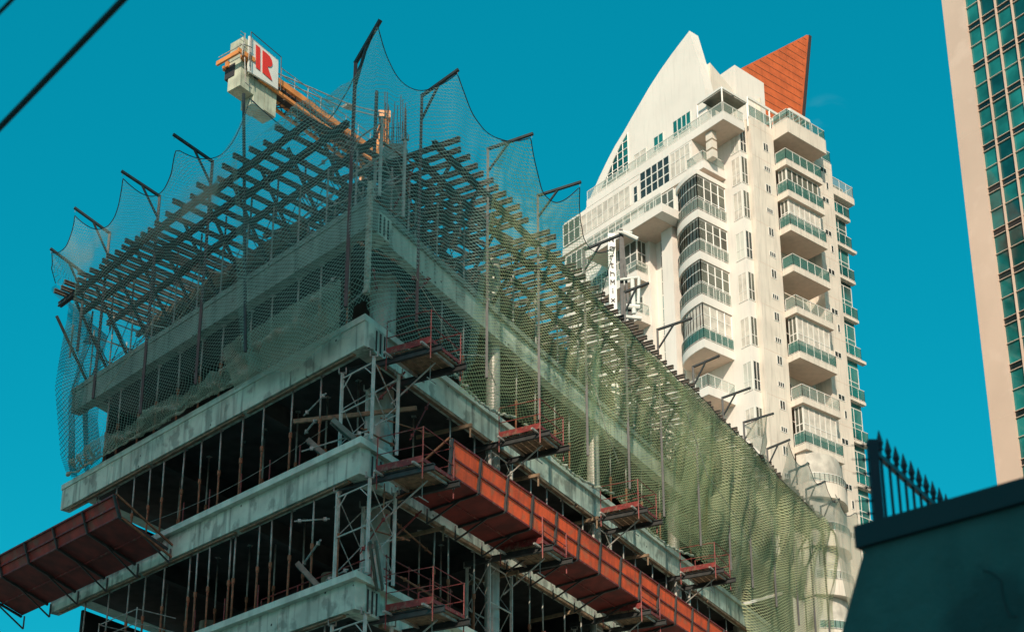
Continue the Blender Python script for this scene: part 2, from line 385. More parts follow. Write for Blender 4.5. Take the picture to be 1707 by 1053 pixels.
# ---------------------------------------------------------------- steel props
def make_prop(h, base):
    t = thing('shoring_prop', 'x', 'steel prop', base)
    b = Vector(base); k = h * .5
    MB().tube(b + V(0, 0, .012), b + V(0, 0, k), .030, 8).build('outer_tube', 'rust', t, True)
    MB().tube(b + V(0, 0, k), b + V(0, 0, h - .012), .024, 8).build('inner_tube', 'galv', t, True)
    MB().tube(b + V(0, 0, k - .09), b + V(0, 0, k + .05), .048, 10).build('collar', 'rust', t)
    MB().obox(b + V(-.07, -.07, 0), (.14, 0, 0), (0, .14, 0), (0, 0, .012)).build('base_plate', 'rust', t)
    MB().obox(b + V(-.07, -.07, h - .012), (.14, 0, 0), (0, .14, 0), (0, 0, .012)).build('top_plate', 'galv', t)
    return t
protos = {}
def prop(p, h, label, group):
    key = round(h, 2)
    if key not in protos:
        protos[key] = make_prop(h, p); r = protos[key]
    else: r = dup(protos[key], p)
    r['label'] = label; r['group'] = group; r.rotation_euler = (random.uniform(-.012, .012), random.uniform(-.012, .012), random.uniform(0, 3)); return r
PL5 = [2.0, 3.23, 4.43, 5.49, 6.57, 7.46, 8.48, 9.38, 10.17, 11.04, 12.16, 13.4]
PL4 = [1.0, 2.0, 3.06, 3.82, 4.32, 5.5, 5.75, 6.55, 7.16, 7.66, 8.86, 10.02, 10.8, 12.06, 13.41]
PL3 = [1.4, 3.0, 4.4, 5.9, 7.4, 8.8, 10.3, 11.9, 13.4]
def prow(side, lst, i, o, what, grp):
    for k, s in enumerate(lst):
        prop(F(side, s, o + random.uniform(-.06, .06), ZT[i - 1]), ZB[i] - ZT[i - 1] if abs(o) < .4 else ZT[i] - .19 - ZT[i - 1], f'{nth(k)} {what} from the corner', grp)
prow('L', PL5, 5, -.22, 'rusty prop in the shaded upper open floor', 'steel props along the shaded face, upper open floor')
prow('L', PL4, 4, -.22, 'rusty prop in the shaded middle open floor', 'steel props along the shaded face, middle open floor')
prow('L', PL3, 3, -.22, 'rusty prop in the shaded lowest floor', 'steel props along the shaded face, lowest open floor')
PR5 = [4.59, 5.94, 9.1, 10.12, 11.31, 12.55, 15.6, 16.58, 17.86, 19.1, 22.2, 23.38, 25]
PR4 = [3.76, 4.62, 5.98, 9.1, 9.88, 11.19, 12.3, 15.5, 17]
PR3 = [3.9, 5.1, 6.3, 8.4, 9.7, 11]
prow('R', PR5, 5, -.3, 'steel prop under the lit edge beam above the red awning', 'steel props along the sunlit face, upper open floor')
prow('R', PR4, 4, -.3, 'steel prop under the beam that carries the red awning', 'steel props along the sunlit face, middle open floor')
prow('R', PR3, 3, -.3, 'prop in the lowest floor of the sunlit side', 'steel props along the sunlit face, lowest open floor')
prow('L', [2.6, 4.0, 5.3, 6.9, 8.1, 9.7, 11.3], 5, -1.9, 'dim set-back prop in the shaded upper open floor', 'set-back props, upper open floor')
prow('L', [3.4, 4.7, 6.1, 7.4, 8.9, 10.5, 11.5], 4, -1.9, 'dim set-back prop in the shaded middle open floor', 'set-back props, middle open floor')
prow('R', [4.2, 5.2, 8.6, 9.8, 11, 12.2], 5, -1.9, 'dim set-back prop above the red awning', 'set-back props behind the awning')
prow('R', [3.2, 4.3, 5.4, 6.6, 8.3, 9.6], 4, -1.8, 'dim set-back prop below the red awning', 'set-back props beside the round column')
prow('L', [1.2, 2.3, 3.3, 4.5, 5.6, 6.9, 8.0, 9.1, 10.3, 11.4, 12.5, 13.3], 6, -.3, 'prop behind the net of the shaded face', 'steel props behind the net, shaded face')
prow('R', [4.0, 5.2, 8.4, 9.6, 10.8, 11.9, 15, 16.2, 17.5, 18.8, 21.8, 23.2], 6, -.35, 'prop behind the net of the sunlit face', 'steel props behind the net, sunlit face')
# red starter posts on the slab edges
for (i, lst, nm) in ((4, [3.9, 5.2, 6.7, 8.0, 2.6], 'middle'), (3, [4.1, 5.6, 7.0], 'lower')):
    for k, s in enumerate(lst):
        p = F('L', s, -.1, ZT[i]); m = MB().tube(p, p + V(0, 0, .75), .02, 6)
        m.obox(p + V(-.05, -.05, 0), (.1, 0, 0), (0, .1, 0), (0, 0, .01))
        tag(m.build('guard_stub', 'redsteel'), f'{nth(k)} short red stub post standing on the {nm} slab edge', 'post', f'red stub posts on the {nm} slab edge')
# ---------------------------------------------------------------- scaffold towers
def frame_pair(t, a, b, z0, z1, name='ladder_frame'):
    m = MB(); u = (b - a).normalized()
    for c in (a, b): m.bar((c.x, c.y, z0), (c.x, c.y, z1), .075, .05, u)
    n = max(2, int((z1 - z0) / .85))
    for q in range(n + 1):
        z = z0 + .15 + (z1 - z0 - .3) * q / n; m.tube((a.x, a.y, z), (b.x, b.y, z), .022, 6)
    z = z1 - .15; m.tube((a.x, a.y, z - .35), (a.x + (b.x - a.x) * .3, a.y + (b.y - a.y) * .3, z), .014, 5); m.tube((b.x, b.y, z - .35), (b.x - (b.x - a.x) * .3, b.y - (b.y - a.y) * .3, z), .014, 5)
    return m.build(name, 'alu', t)
def xbrace(t, a, b, z0, z1):
    m = MB(); m.tube((a.x, a.y, z0), (b.x, b.y, z1), .014, 5); m.tube((a.x, a.y, z1), (b.x, b.y, z0), .014, 5); return m.build('cross_brace', 'galv', t)
def tower(c, e1, e2, z0, z1, label, grp):
    c = Vector((c.x, c.y, 0)); t = thing('scaffold_tower', label, 'scaffold', (c.x, c.y, z0), grp)
    p = [c - e1 - e2, c + e1 - e2, c + e1 + e2, c - e1 + e2]
    frame_pair(t, p[0], p[1], z0, z1); frame_pair(t, p[3], p[2], z0, z1)
    for a, b in ((p[0], p[3]), (p[1], p[2])):
        xbrace(t, a, b, z0 + .25, z0 + 1.35); xbrace(t, a, b, z0 + 1.2, z1 - .1)
    for q in p:                                   # fork heads
        m = MB()
        for dx in (-.09, .09): m.obox((q.x + dx - .012, q.y - .05, z1), (.024, 0, 0), (0, .1, 0), (0, 0, .14))
        m.obox((q.x - .1, q.y - .05, z1 - .012), (.2, 0, 0), (0, .1, 0), (0, 0, .012)); m.build('fork_head', 'galv', t)
    return t
for i, lab in ((5, 'on the upper open floor'), (4, 'on the middle open floor'), (3, 'on the lowest floor seen'), (7, 'behind the net under the roof forms')):
    tower(Vector((-3.55, 33.55, 0)), dL * .62, dR * .55, ZT[i - 1], (ZB[i] if i < 7 else 26.0) - .15 - (.2 if i == 5 else 0), f'pale scaffold tower round the corner column, {lab}', 'scaffold towers at the corner column')
for (k, (s, o)) in enumerate(colR[:3]):
    for i, lab in ((4, 'below the red awning'), (5, 'above the red awning')):
        if k > 1 and i == 4: continue
        c = F('R', s + .1, o - .15, 0); tower(c, dR * .62, dL * .45, ZT[i - 1], ZB[i] - .12, f'scaffold tower round the {nth(k)} column past the corner, {lab}', 'scaffold towers along the sunlit face')
# twin channel walers leaning out at the corner
for k, (a, b, lab) in enumerate([(F('L', .75, .32, 17.35), F('R', .62, -.1, 16.55), 'upper floor'), (F('L', 2.0, .1, 17.3), F('L', 1.55, -.3, 16.72), 'upper floor, beside the tower'), (F('R', .0, .45, 14.0), F('R', .72, .2, 13.05), 'middle floor'), (F('L', 2.05, .2, 14.0), F('L', 1.6, -.25, 13.3), 'middle floor, beside the tower')]):
    m = MB(); x = (b - a).cross(V(0, 0, 1)).normalized() * .07
    for q in (-1, 1): m.bar(a + x * q, b + x * q, .05, .13)
    m.bar(a + (b - a) * .1 - x, a + (b - a) * .1 + x, .03, .12)
    tag(m.build('steel_waler', 'waler'), f'twin-channel steel waler leaning out over the slab corner, {lab}', 'waler', 'steel walers at the corner')
a, b = F('L', 2.6, .15, 18.0), F('R', 1.9, .35, 18.25)
tag(MB().bar(a, b, .07, .11).build('timber_plank', 'wood'), 'long brown plank tied across the corner scaffold tower', 'plank')
a = F('R', .75, .2, 13.05)
tag(MB().bar(F('R', .9, .12, 15.85), F('R', .9, .12, 15.05), .1, .03).build('timber_batten', 'wood'), 'short weathered batten hanging below the middle corner block', 'batten')

for lv, nm in ((4, 'upper'), (3, 'middle'), (2, 'lowest'), (5, 'netted'), (6, 'roof')):
    z0 = ZT[lv]
    for k in range(9):
        sd = 'L' if k % 3 == 0 else 'R'; s0 = random.uniform(-.2, 2.4); z = z0 + .35 + k * .24
        ln = random.uniform(.9, 2.2); a = F(sd, s0, random.uniform(-.5, .35), z)
        kind = k % 3
        b = F(sd, s0 + ln, random.uniform(-.7, .3), z + random.uniform(-.12, .12)) if kind < 2 else F(sd, s0 + random.uniform(-.15, .6), random.uniform(-.6, .3), z + random.uniform(.8, 1.6))
        if b.z > z0 + 2.4: b.z = z0 + 2.4
        m = MB().tube(a, b, .02 + .006 * (k % 2), 7)
        for f in (.12, .85): c = a.lerp(b, f); m.obox(c - V(.04, .04, .04), (.08, 0, 0), (0, .08, 0), (0, 0, .08))
        tag(m.build('scaffold_tube', ['galv', 'rust', 'redsteel'][k % 3]), f'{nth(k)} loose scaffold tube from the slab up at the corner, {nm} open floor', 'tube', f'loose tubes tied at the corner, {nm} open floor')
for k in range(14):
    i = 3 + k % 3; s0 = 2.2 + k * 1.3; a = F('R', s0, .25, ZB[i] - .25); b = F('R', s0 + .1, -1.6, ZB[i] - .22 + random.uniform(-.1, .1))
    m = MB().bar(a, b, .07, .10); m.bar(a - nR * .05, a - nR * .05 + V(0, 0, -.35), .05, .04, (0, 1, 0))
    tag(m.build('bearer_end', 'wood'), f'{nth(k)} timber bearer end poking out under the sunlit edge beams from the corner', 'timber', 'timber bearers under the sunlit edge beams')

# ---------------------------------------------------------------- formwork grid on top
ZL, ZJ = 25.60, 25.77
def ledgers(side, lst, S, segs, w_):
    for k, (o, s0) in enumerate(lst):
        n = segs; ln = (S - s0) / n
        for j in range(n):
            a, b = s0 + j * ln - (.25 if j else 0), s0 + (j + 1) * ln + .1
            oo = o + (.09 if j % 2 else 0)
            m = MB()
            for q in (-.05, .05): m.ibeam(F(side, a, oo + q * .8, ZL), F(side, b, oo + q * .8, ZL), .06, .15, .02, .02)
            face = 'shaded' if side == 'L' else 'sunlit'
            tag(m.build('formwork_ledger', 'ledger'), f'{nth(k)} dark ledger from the outside, {face} face, {nth(j)} length from the corner', 'ledger', f'formwork ledgers over the {face} face')
ledgers('L', [(1.3, .9), (.55, .3), (-.42, .4), (-1.5, .6), (-2.6, 1), (-3.8, 1.5)], 14.0, 3, .12)
ledgers('R', [(1.05, 1.35), (.3, 1.5), (-.6, 1.6), (-1.6, 2.2), (-2.7, 2.6)], SR - .3, 5, .12)
def joist(side, s, o0, o1, label, grp, dz=0, tilt=0, mm='joist'):
    a, b = F(side, s, o0, ZJ + dz), F(side, s + tilt, o1, ZJ + dz)
    m = MB().ibeam(a, b, .085, .14, .035, .03)
    o = m.build('formwork_joist', mm); tag(o, label, 'joist', grp); return o
sL = [1.1, 1.95, 2.7, 3.2, 3.75, 4.35, 4.95, 5.6, 6.2, 6.75, 7.45, 8.1]
sL2 = [1.6, 2.5]
s = 8.55
while s < 14.0: sL.append(s); s += .31 + random.random() * .12
for k, s in enumerate(sL):
    joist('L', s, 1.55 + random.uniform(-.12, .22), -2.3 + random.uniform(-.8, .3), f'{nth(k)} outer formwork joist from the corner, jutting past the shaded face', 'outer joists over the shaded face', tilt=random.uniform(-.07, .07))
s = 1.3
for k in range(33):
    joist('L', s, -2.0 + random.uniform(-.3, .3), -6.2 + random.uniform(-.6, .6), f'{nth(k)} inner formwork joist from the corner behind the shaded face', 'inner joists behind the shaded face', dz=.012 * (k % 2) + .16, tilt=random.uniform(-.12, .12)); s += .385
sR = [1.75, 2.15, 2.55, 3.0, 3.4, 3.8, 4.17, 4.52, 4.88, 5.28, 5.68, 6.0, 6.85, 7.17, 7.62, 8.05]
s = 8.4
while s < SR - .3: sR.append(s); s += .36 + random.random() * .1
for k, s in enumerate(sR):
    o = 1.42 + random.uniform(-.1, .12) + (.3 if k in (0, 12, 13) else 0)
    joist('R', s, o, -2.1 + random.uniform(-.7, .3), f'{nth(k)} outer formwork joist from the corner, jutting past the sunlit face', 'outer joists over the sunlit face', tilt=random.uniform(-.05, .05))
s = 3.2
for k in range(40):
    joist('R', s, -1.9 + random.uniform(-.3, .2), -5.6 + random.uniform(-.6, .6), f'{nth(k)} inner formwork joist from the corner behind the sunlit face', 'inner joists behind the sunlit face', dz=.17, tilt=random.uniform(-.1, .1)); s += .62
# cast drop beam forms (plywood) under the grid, hiding most of the sky inward
for (a, ex, ey, lab) in ((F('L', 4.6, -1.1, 24.95), dL * 8.2, dR * .5, 'behind the shaded face'), (F('R', 7.2, -1.0, 24.9), dR * 26, dL * .5, 'behind the sunlit face')):
    m = MB(); m.obox(a, ex, ey, V(0, 0, .5)); n = int(ex.length / .6)
    for q in range(n): m.obox(a + ex * (q / n) - ey * .08 + V(0, 0, -.05), ex.normalized() * .06, ey * 1.16, V(0, 0, .05))
    tag(m.build('beam_form', 'ply'), f'long plywood beam form under the roof joists {lab}', 'formwork')
a = C0 + dL * 3.3 + dR * 3.4; a.z = 25.98
tag(MB().obox(a, dL * 9.5, dR * 22, V(0, 0, .03)).build('plywood_deck', 'ply'), 'brown plywood deck lying on the inner formwork joists', 'deck')
# shoring frames between the roof slab and the ledgers
def shoring(side, s, k):
    face = 'shaded' if side == 'L' else 'sunlit'
    t = thing('shoring_tower', f'{nth(k)} braced shoring frame from the corner under the joists, {face} face', 'shoring', F(side, s, -.2, ZT[-1]), f'shoring frames over the {face} face')
    z0, z1 = ZT[-1], ZL - .09
    m = MB()
    for o in (-.25, -1.45): m.tube(F(side, s, o, z0), F(side, s, o, z1), .028, 6)
    m.build('post', 'galv', t)
    m = MB()
    for z in (z0 + .35, z0 + 1.1, z0 + 1.8): m.tube(F(side, s, -.25, z), F(side, s, -1.45, z), .02, 5)
    m.build('rail', 'galv', t)
    m = MB(); m.tube(F(side, s, -.25, z0 + .35), F(side, s, -1.45, z0 + 1.8), .014, 5); m.tube(F(side, s, -1.45, z0 + .35), F(side, s, -.25, z0 + 1.8), .014, 5)
    m.tube(F(side, s, -.25, z0 + .2), F(side, s + 1.2, -.25, z1 - .2), .014, 5); m.tube(F(side, s + 1.2, -.25, z0 + .2), F(side, s, -.25, z1 - .2), .014, 5)
    m.build('brace', 'dsteel', t)
    m = MB(); m.bar(F(side, s, -.2, z0 + .1), F(side, s, 1.1, z1), .06, .08); m.bar(F(side, s, .5, z1 - .1), F(side, s, .5, z0 + .75), .045, .045)
    m.build('raking_strut', 'dsteel', t)
    return t
s = .9; k = 0
while s < SL: shoring('L', s, k); s += 1.25; k += 1
s = 2.2; k = 0
while s < SR: shoring('R', s, k); s += 1.45; k += 1
s = 1.5
for k in range(10):
    p = F('L', 1.6 + k * 1.3, -2.9, ZT[-1]); tag(MB().tube(p, p + V(0, 0, 2.3), .035, 6).build('roof_post', 'galv'), f'{nth(k)} slim inner post from the corner holding the roof joists', 'post', 'inner posts under the roof joists')

# ---------------------------------------------------------------- net brackets
def bracket(side, s, zb, ze, tip, label, grp, o=1.1, lean=0, elb=None, r=.042):
    e = elb or F(side, s, o, ze); b = F(side, s - lean, o, zb) if elb is None else V(e.x, e.y, zb)
    tp = tip if isinstance(tip, Vector) else F(side, s, tip[0], tip[1])
    t = thing('net_bracket', label, 'bracket', b, grp)
    MB().bar(b, e, r * 1.7, r * 1.7, (0, 1, 0)).build('pole', 'dsteel', t)
    d = (tp - e); MB().bar(e - d.normalized() * .03, tp, r * 1.7, r * 1.7).build('arm', 'dsteel', t)
    MB().bar(e + (b - e).normalized() * min(.75, (e - b).length * .5), e + d * .48, r * 1.2, r * 1.2).build('brace', 'dsteel', t)
    m = MB(); q = tp - d.normalized() * .04; m.tube(q, q + V(0, 0, -.14), .008, 4); m.build('hook', 'dsteel', t)
    return t, tp
LB = [(3.9, 19.9, 28.4, None), (5.88, 19.9, 26.95, (2.42, 27.2)), (8.71, 20, 27.15, (2.41, 27.4)), (11.62, 21.5, 27.2, (2.35, 27.55)), (12.95, 23.6, 26.3, (2.35, 26.7))]
tips = {}
for k, (s, zb, ze, tp) in enumerate(LB):
    if tp is None: continue
    _, tips[('L', s)] = bracket('L', s, zb, ze, tp, f'{nth(k - 1)} cantilever net bracket past the tall pole, over the shaded face', 'net brackets over the shaded face')
p0, p1 = F('L', 3.55, 1.1, 20.0), F('L', 4.5, 1.1, 28.5)
tag(MB().tube(p0, p1, .045, 8).build('net_pole', 'dsteel'), 'tall leaning dark pole standing below the crane counterweights', 'pole')
ce = V(-3.983, 31.467, 26.64)
tpc = V(-3.33, 30.91, 27.5)
bracket('L', 0, 19.6, 0, tpc, 'tallest looking dark net bracket at the building corner nearest the camera', 'net brackets over the sunlit face', elb=ce, r=.05)
p0 = V(CC.x - .35, CC.y - .45, ZT[-1])
tag(MB().tube(p0 + V(0, 0, 0), p0 + V(.02, 0, 5.0), .05, 8).build('standing_pole', 'dsteel'), 'thick dark pole standing beside the starter bars of the corner column', 'pole')
RB = [(.66, 19.9, 26.6, (2.22, 27.0)), (4.12, 19.9, 27.1, (2.55, 27.1)), (7.1, 19.9, 27.3, (2.55, 27.3)), (10.19, 20, 27.1, (2.35, 27.25)), (13.19, 20, 27.1, (2.0, 27.2)), (15.9, 20, 27.0, (2.4, 27.1)), (19.1, 20, 27.0, (2.15, 27.2)), (22.0, 20, 27.0, (2.25, 27.15)), (24.25, 20, 26.9, (2.35, 27)), (26.9, 20, 26.8, (2.1, 27.0)), (29.6, 20, 26.8, (2.0, 27.0)), (31.8, 20, 26.8, (2.0, 27.0)), (33.8, 20, 26.7, (2.0, 26.9))]
for k, (s, zb, ze, tp) in enumerate(RB):
    _, tips[('R', s)] = bracket('R', s, zb, ze, tp, f'{nth(k)} cantilever net bracket after the corner one, over the sunlit face', 'net brackets over the sunlit face')

# ---------------------------------------------------------------- nets
def ring(t, o):
    """point on the line round the corner, offset o: t<0 along the shaded face, t>0 along the sunlit one"""
    side = 'L' if t < 0 else 'R'; a = abs(t); s = a - 1.34 * o * max(0, 1 - a / 6)
    return side, s
def P(t, o, z):
    sd, s = ring(t, o); return F(sd, s, o, z)
def interp(x, pts):
    for i in range(len(pts) - 1):
        if x <= pts[i + 1][0] or i == len(pts) - 2:
            a, b = pts[i], pts[i + 1]; f = min(1, max(0, (x - a[0]) / (b[0] - a[0] + 1e-9))); return tuple(a[j] + (b[j] - a[j]) * f for j in range(1, len(a)))
def net(label, t0, t1, prof, mm, nu=90, nv=44, fold=.10, ff=2.6, name='safety_net', seed=0, mid=None, us=1, smooth=True, edge=True):
    """prof(t) -> list of (v, o, z) from top to bottom"""
    vs = []; uv = []; rows = []
    for i in range(nu + 1):
        t = t0 + (t1 - t0) * i / nu; pr = prof(t); acc = 0; prev = None
        for j in range(nv + 1):
            v = j / nv; o, z = interp(v, pr)
            n1 = noise.noise(Vector((t * ff, v * 1.4 + seed, seed))) ; n2 = noise.noise(Vector((t * .6, v * 2.5, seed + 5)))
            wv = math.sin(math.pi * min(1, v * 1.15 + .04)) * .8 + .2
            o2 = o + (n1 * fold + n2 * fold * 1.4) * wv
            p = P(t + n2 * .12, o2, z + n2 * .08)
            if mid: p = mid(t, v, p)
            if prev is not None: acc += (p - prev).length
            prev = p; vs.append(p); uv.append((t * us, -z * 1.02 - o * .3))
    fs = []
    for i in range(nu):
        for j in range(nv):
            a = i * (nv + 1) + j; fs.append((a, a + nv + 1, a + nv + 2, a + 1))
    m = MB(); m.v = vs; m.f = fs; o = m.build(name, mm, smooth=smooth)
    ul = o.data.uv_layers.new(name='UVMap')
    for l in o.data.loops: ul.data[l.index].uv = uv[l.vertex_index]
    tag(o, label, 'safety net', 'safety nets round the unfinished building')
    if edge: MB().path([vs[i * (nv + 1)] for i in range(nu + 1)], .014, 4).build('edge_rope', 'iron', o)
    return o
def cat(t, peaks):
    """hanging line between peaks (t, o, z), sagging"""
    for i in range(len(peaks) - 1):
        a, b = peaks[i], peaks[i + 1]
        if a[0] <= t <= b[0] or i == len(peaks) - 2 and t > b[0] or i == 0 and t < a[0]:
            f = min(1, max(0, (t - a[0]) / (b[0] - a[0]))); sg = a[3] * 4 * f * (1 - f)
            return a[1] + (b[1] - a[1]) * f - sg * .5, a[2] + (b[2] - a[2]) * f - sg * 1.15
peaksL = [(-13.7, 1.7, 26.0, .1), (-13.3, 2.1, 26.3, .1), (-12.95, 2.3, 26.6, .3), (-11.62, 2.3, 27.3, .75), (-8.71, 2.35, 27.2, .75), (-5.88, 2.3, 26.8, .7), (-4.45, 1.2, 28.0, 1.3), (0, 1.14, 27.3, .75), (2.42, 2.2, 26.9, .6), (4.79, 2.5, 27.0, .8), (7.1, 2.5, 27.15, .75), (10.19, 2.2, 26.9, .5), (11.0, 1.4, 25.6, .2)]
def profL(t):
    o, z = cat(t, peaksL); e = min(1, max(0, (-t - 13.5) / 2))
    k = .45 + .55 * min(1, (13.7 + t) / 1.4) if t < -12.3 else 1
    return [(0, o, z), (.3, 1.85 * k, 25.9), (.42, 1.75 * k, 25.2), (.7, .65 + .6 * k, 22.8), (.9, .35 + .4 * k, 20.6), (1, .3 + .08 * math.sin(t * 3), 20.12 + .08 * math.sin(t * 1.7))]
net('teal safety net hung over the shaded face, with a painted sunlit patch near its far end', -13.7, -4.2, profL, 'netP', 150, 50, .13, 2.2, seed=1, us=.58, mid=lambda t, v, p: p + dL * (v * .75 * max(0, (-t - 12.2) / 2)))
def profC(t):
    o, z = cat(t, peaksL); b = 20.1 if t > -.5 else 19.35 + .1 * math.sin(t * 4) + .35 * max(0, min(1, (-t - 2.6) / 1.4))
    if t > 0: b = 19.9 - .35 * math.sin(math.pi * min(1, t / 4.2))
    c = 1 - math.exp(-(t / 1.6) ** 2)
    return [(0, o, z), (.3, 1.3 + .55 * c, 25.6), (.5, 1.2 + .3 * c, 24.2), (.75, 1.2, 21.8), (.92, .9, 20.4), (1, .42, b)]
net('net wrapped round the building corner, peaked at the tall bracket', -4.4, 4.2, profC, 'netT', 120, 50, .16, 2.4, seed=2, us=.6)
def scal(t, L=6.5): return abs(math.sin(math.pi * (t - 7.1) / L))
def profR1(t):
    o, z = cat(t, peaksL)
    f_ = min(1, max(0, (11 - t) / 2.5))
    return [(0, o, z), (.3, 1.3 + .4 * f_, 25.3 + .5 * f_), (.45, 1.3 + .25 * f_, 24.9), (.75, 1.0, 21.8), (.92, .75, 20.3), (1, .45, 20.0 - .42 * scal(t))]
net('net with deep swags between the first two columns past the corner', 4.0, 11.0, profR1, 'netY', 110, 50, .15, 2.2, seed=3, us=.55)
def profR2(t):
    return [(0, 1.32, 25.55), (.1, 1.35, 25.3), (.5, 1.15, 23.2), (.85, .8, 20.7), (1, .45, 20.0 - .4 * scal(t))]
net('pale green net hung from the joist ends along the middle of the sunlit face', 10.7, 20.4, profR2, 'netY', 130, 46, .16, 1.9, seed=4, us=.5)
0 and net('second paler net layer pulled tight over the middle of the sunlit face', 9.0, 20.6, lambda t: [(0, 1.5, 25.5), (.5, 1.0, 23.3), (1, .5, 20.3)], 'netY', 90, 30, .22, 1.1, seed=9)
def profR3(t):
    k = min(1, max(0, (t - 21.5) / 2)); zt = 26.0 + .15 * k; zb = 20.0 - .4 * scal(t) - 5.2 * min(1, max(0, (t - 24.6) / 1.0))
    return [(0, 1.35, zt - .35), (.1, 1.45, 25.4), (.5, 1.35, 23), (.85, 1.0, 20.9), (1, .5 + .5 * min(1, max(0, (t - 24.6))), zb)]
net('patchy olive net layer gathered under the joist ends before the dense curtain', 14.5, 21.8, lambda t: [(0, 1.25, 25.5), (.5, 1.1, 23.3), (1, .7, 20.6)], 'netM', 90, 30, .2, 1.3, seed=14, us=.5)
net('dense olive net curtain falling over the far end of the sunlit face', 20.0, 34.6, profR3, 'netD', 200, 60, .42, 1.5, seed=5, us=.45)
net('tan net scallops hooked between the last brackets', 27.0, 33.8, lambda t: [(0, 2.0, 26.95 - .55 * abs(math.sin(math.pi * (t - 27.0) / 2.3))), (1, 1.6, 25.4)], 'netC', 70, 20, .12, 2, seed=16)
net('gauzy inner net folds behind the dense olive curtain', 17.5, 34.0, lambda t: [(0, 1.45, 25.6), (.5, .9, 23), (1, .4, 20.3)], 'netD', 90, 30, .2, 1.6, seed=11)
net('tan cover cloth hooked on a bracket above the olive curtain', 23.3, 26.0, lambda t: [(0, 2.1 - 2.2 * abs(t - 24.25) * .3, 27.0 - .75 * abs(t - 24.25)), (1, 1.7, 25.4)], 'netC', 40, 20, .12, 2, seed=6)
net('loose grey-tan net hanging clear of the building beyond the last column', 33.2, 36.4, lambda t: [(0, 2.0, 26.9 - .5 * math.sin(math.pi * min(1, (t - 33.2) / 2.6))), (.3, 2.0, 25), (1, 2.2, 14)], 'netC', 60, 60, .25, 1.6, seed=7)
# left end return of the net
def endm(t, v, p): return p
vs = []
def endnet():
    nu, nv = 26, 50; vs = []; uv = []
    for i in range(nu + 1):
        u = i / nu
        for j in range(nv + 1):
            v = j / nv; o0, z = interp(v, profL(-13.7)); base = F('L', 13.7 + v * .75, o0, z)
            q = base + dR * (u * 1.6) + dL * (.15 * math.sin(u * 6 + v * 5) * (1 - v * .5)); q += nL * (.22 * math.sin(u * 14 + v * 3)); q.z -= 1.4 * u * (1 - v); vs.append(q); uv.append((u * 3.2, v * 7))
    m = MB(); m.v = vs; m.f = [(i * (nv + 1) + j, (i + 1) * (nv + 1) + j, (i + 1) * (nv + 1) + j + 1, i * (nv + 1) + j + 1) for i in range(nu) for j in range(nv)]
    o = m.build('safety_net', 'netE', smooth=True); ul = o.data.uv_layers.new(name='UVMap')
    for l in o.data.loops: ul.data[l.index].uv = uv[l.vertex_index]
    tag(o, 'net return closing the far end of the shaded face against the sky', 'safety net', 'safety nets round the unfinished building')
endnet()
# rolled foot of the net and ropes
def wob(k, s): return noise.noise(Vector((s * 1.9, k, 0)))
net('crumpled pale net foot gathered along the top of the shaded slab edge', -13.9, -1.0, lambda t: [(0, .45 + .1 * wob(30, t), 20.55 + .25 * wob(31, t * .6)), (.5, .42, 20.2), (1, .2, 20.1)], 'netB', 220, 12, .34, 5.5, name='net_roll', seed=21, edge=False)
pts = [F('L', .9 + q * .09, .24 + .1 * wob(1, q * .09), 20.13 + .10 * wob(2, q * .09)) for q in range(152)]
tag(MB().path(pts, lambda i: .02 + .09 * max(0, noise.noise(Vector((i * .33, 0, 3)))) + .03 * abs(noise.noise(Vector((i * 1.7, 2, 3)))), 7).build('net_roll', 'rope'), 'lumpy pale roll of gathered netting along the top of the shaded slab edge', 'net roll', 'gathered net feet')
net('bunched net hanging in folds over the shaded edge beam near the corner', -5.2, -.9, lambda t: [(0, .9, 20.75), (.45, .75, 20.35), (.8, .5, 19.95), (1, .35, 19.75 - .35 * math.exp(-((t + 2.6) / .9) ** 2))], 'netB', 90, 26, .30, 3.2, name='net_roll', seed=23, edge=False)
for k, (a, b) in enumerate([(3.2, 6.9), (7.4, 13.4), (14.0, 20.0)]):
    n = 60; pts = [F('R', a + (b - a) * q / n, .45 + .12 * wob(4 + k, q * .2), 20.05 - .38 * math.sin(math.pi * q / n) + .05 * wob(8, q * .3)) for q in range(n + 1)]
    tag(MB().path(pts, lambda i: .035 + .025 * abs(noise.noise(Vector((i * .3, k, 3)))), 6).build('net_roll', 'rope'), f'{nth(k)} sagging swag of gathered net foot past the corner', 'net roll', 'gathered net feet')
def rope(lab, ptl, r=.013):
    pts = []
    for i in range(len(ptl) - 1):
        a, b = Vector(ptl[i]), Vector(ptl[i + 1])
        for q in range(8):
            f = q / 8; p = a.lerp(b, f); p.z += .06 * wob(12, i + f * 2); pts.append(p)
    pts.append(Vector(ptl[-1])); tag(MB().path(pts, r, 5).build('rope', 'rope'), lab, 'rope', 'ropes threaded through the nets')
rope('long pale rope wandering across the net on the shaded face', [F('L', 10.6, 1.3, 21.3), F('L', 8.9, 1.35, 22.0), F('L', 8.1, 1.35, 22.5), F('L', 7.0, 1.4, 21.9), F('L', 6.2, 1.4, 22.2), F('L', 5.0, 1.35, 22.9), F('L', 4.3, 1.3, 22.5)])
0 and rope('pale rope hanging from the net beside the corner post', [F('L', .9, 1.3, 22.3), F('L', 1.0, 1.2, 21.6), F('L', 1.8, 1.1, 21.2), F('L', 2.0, .8, 20.7)])
rope('pale rope looping over the first red platform', [F('R', .4, 1.1, 21.2), F('R', 1.6, 1.2, 20.4), F('R', 2.6, 1.1, 19.9), F('R', 4.0, 1.1, 20.5), F('R', 4.8, 1.0, 20.0)])
rope('thin pale rope across the sunlit net past the second column', [F('R', 9.5, 1.2, 23.0), F('R', 10.6, 1.2, 22.4), F('R', 11.3, 1.2, 21.3), F('R', 12.4, 1.1, 20.6)])
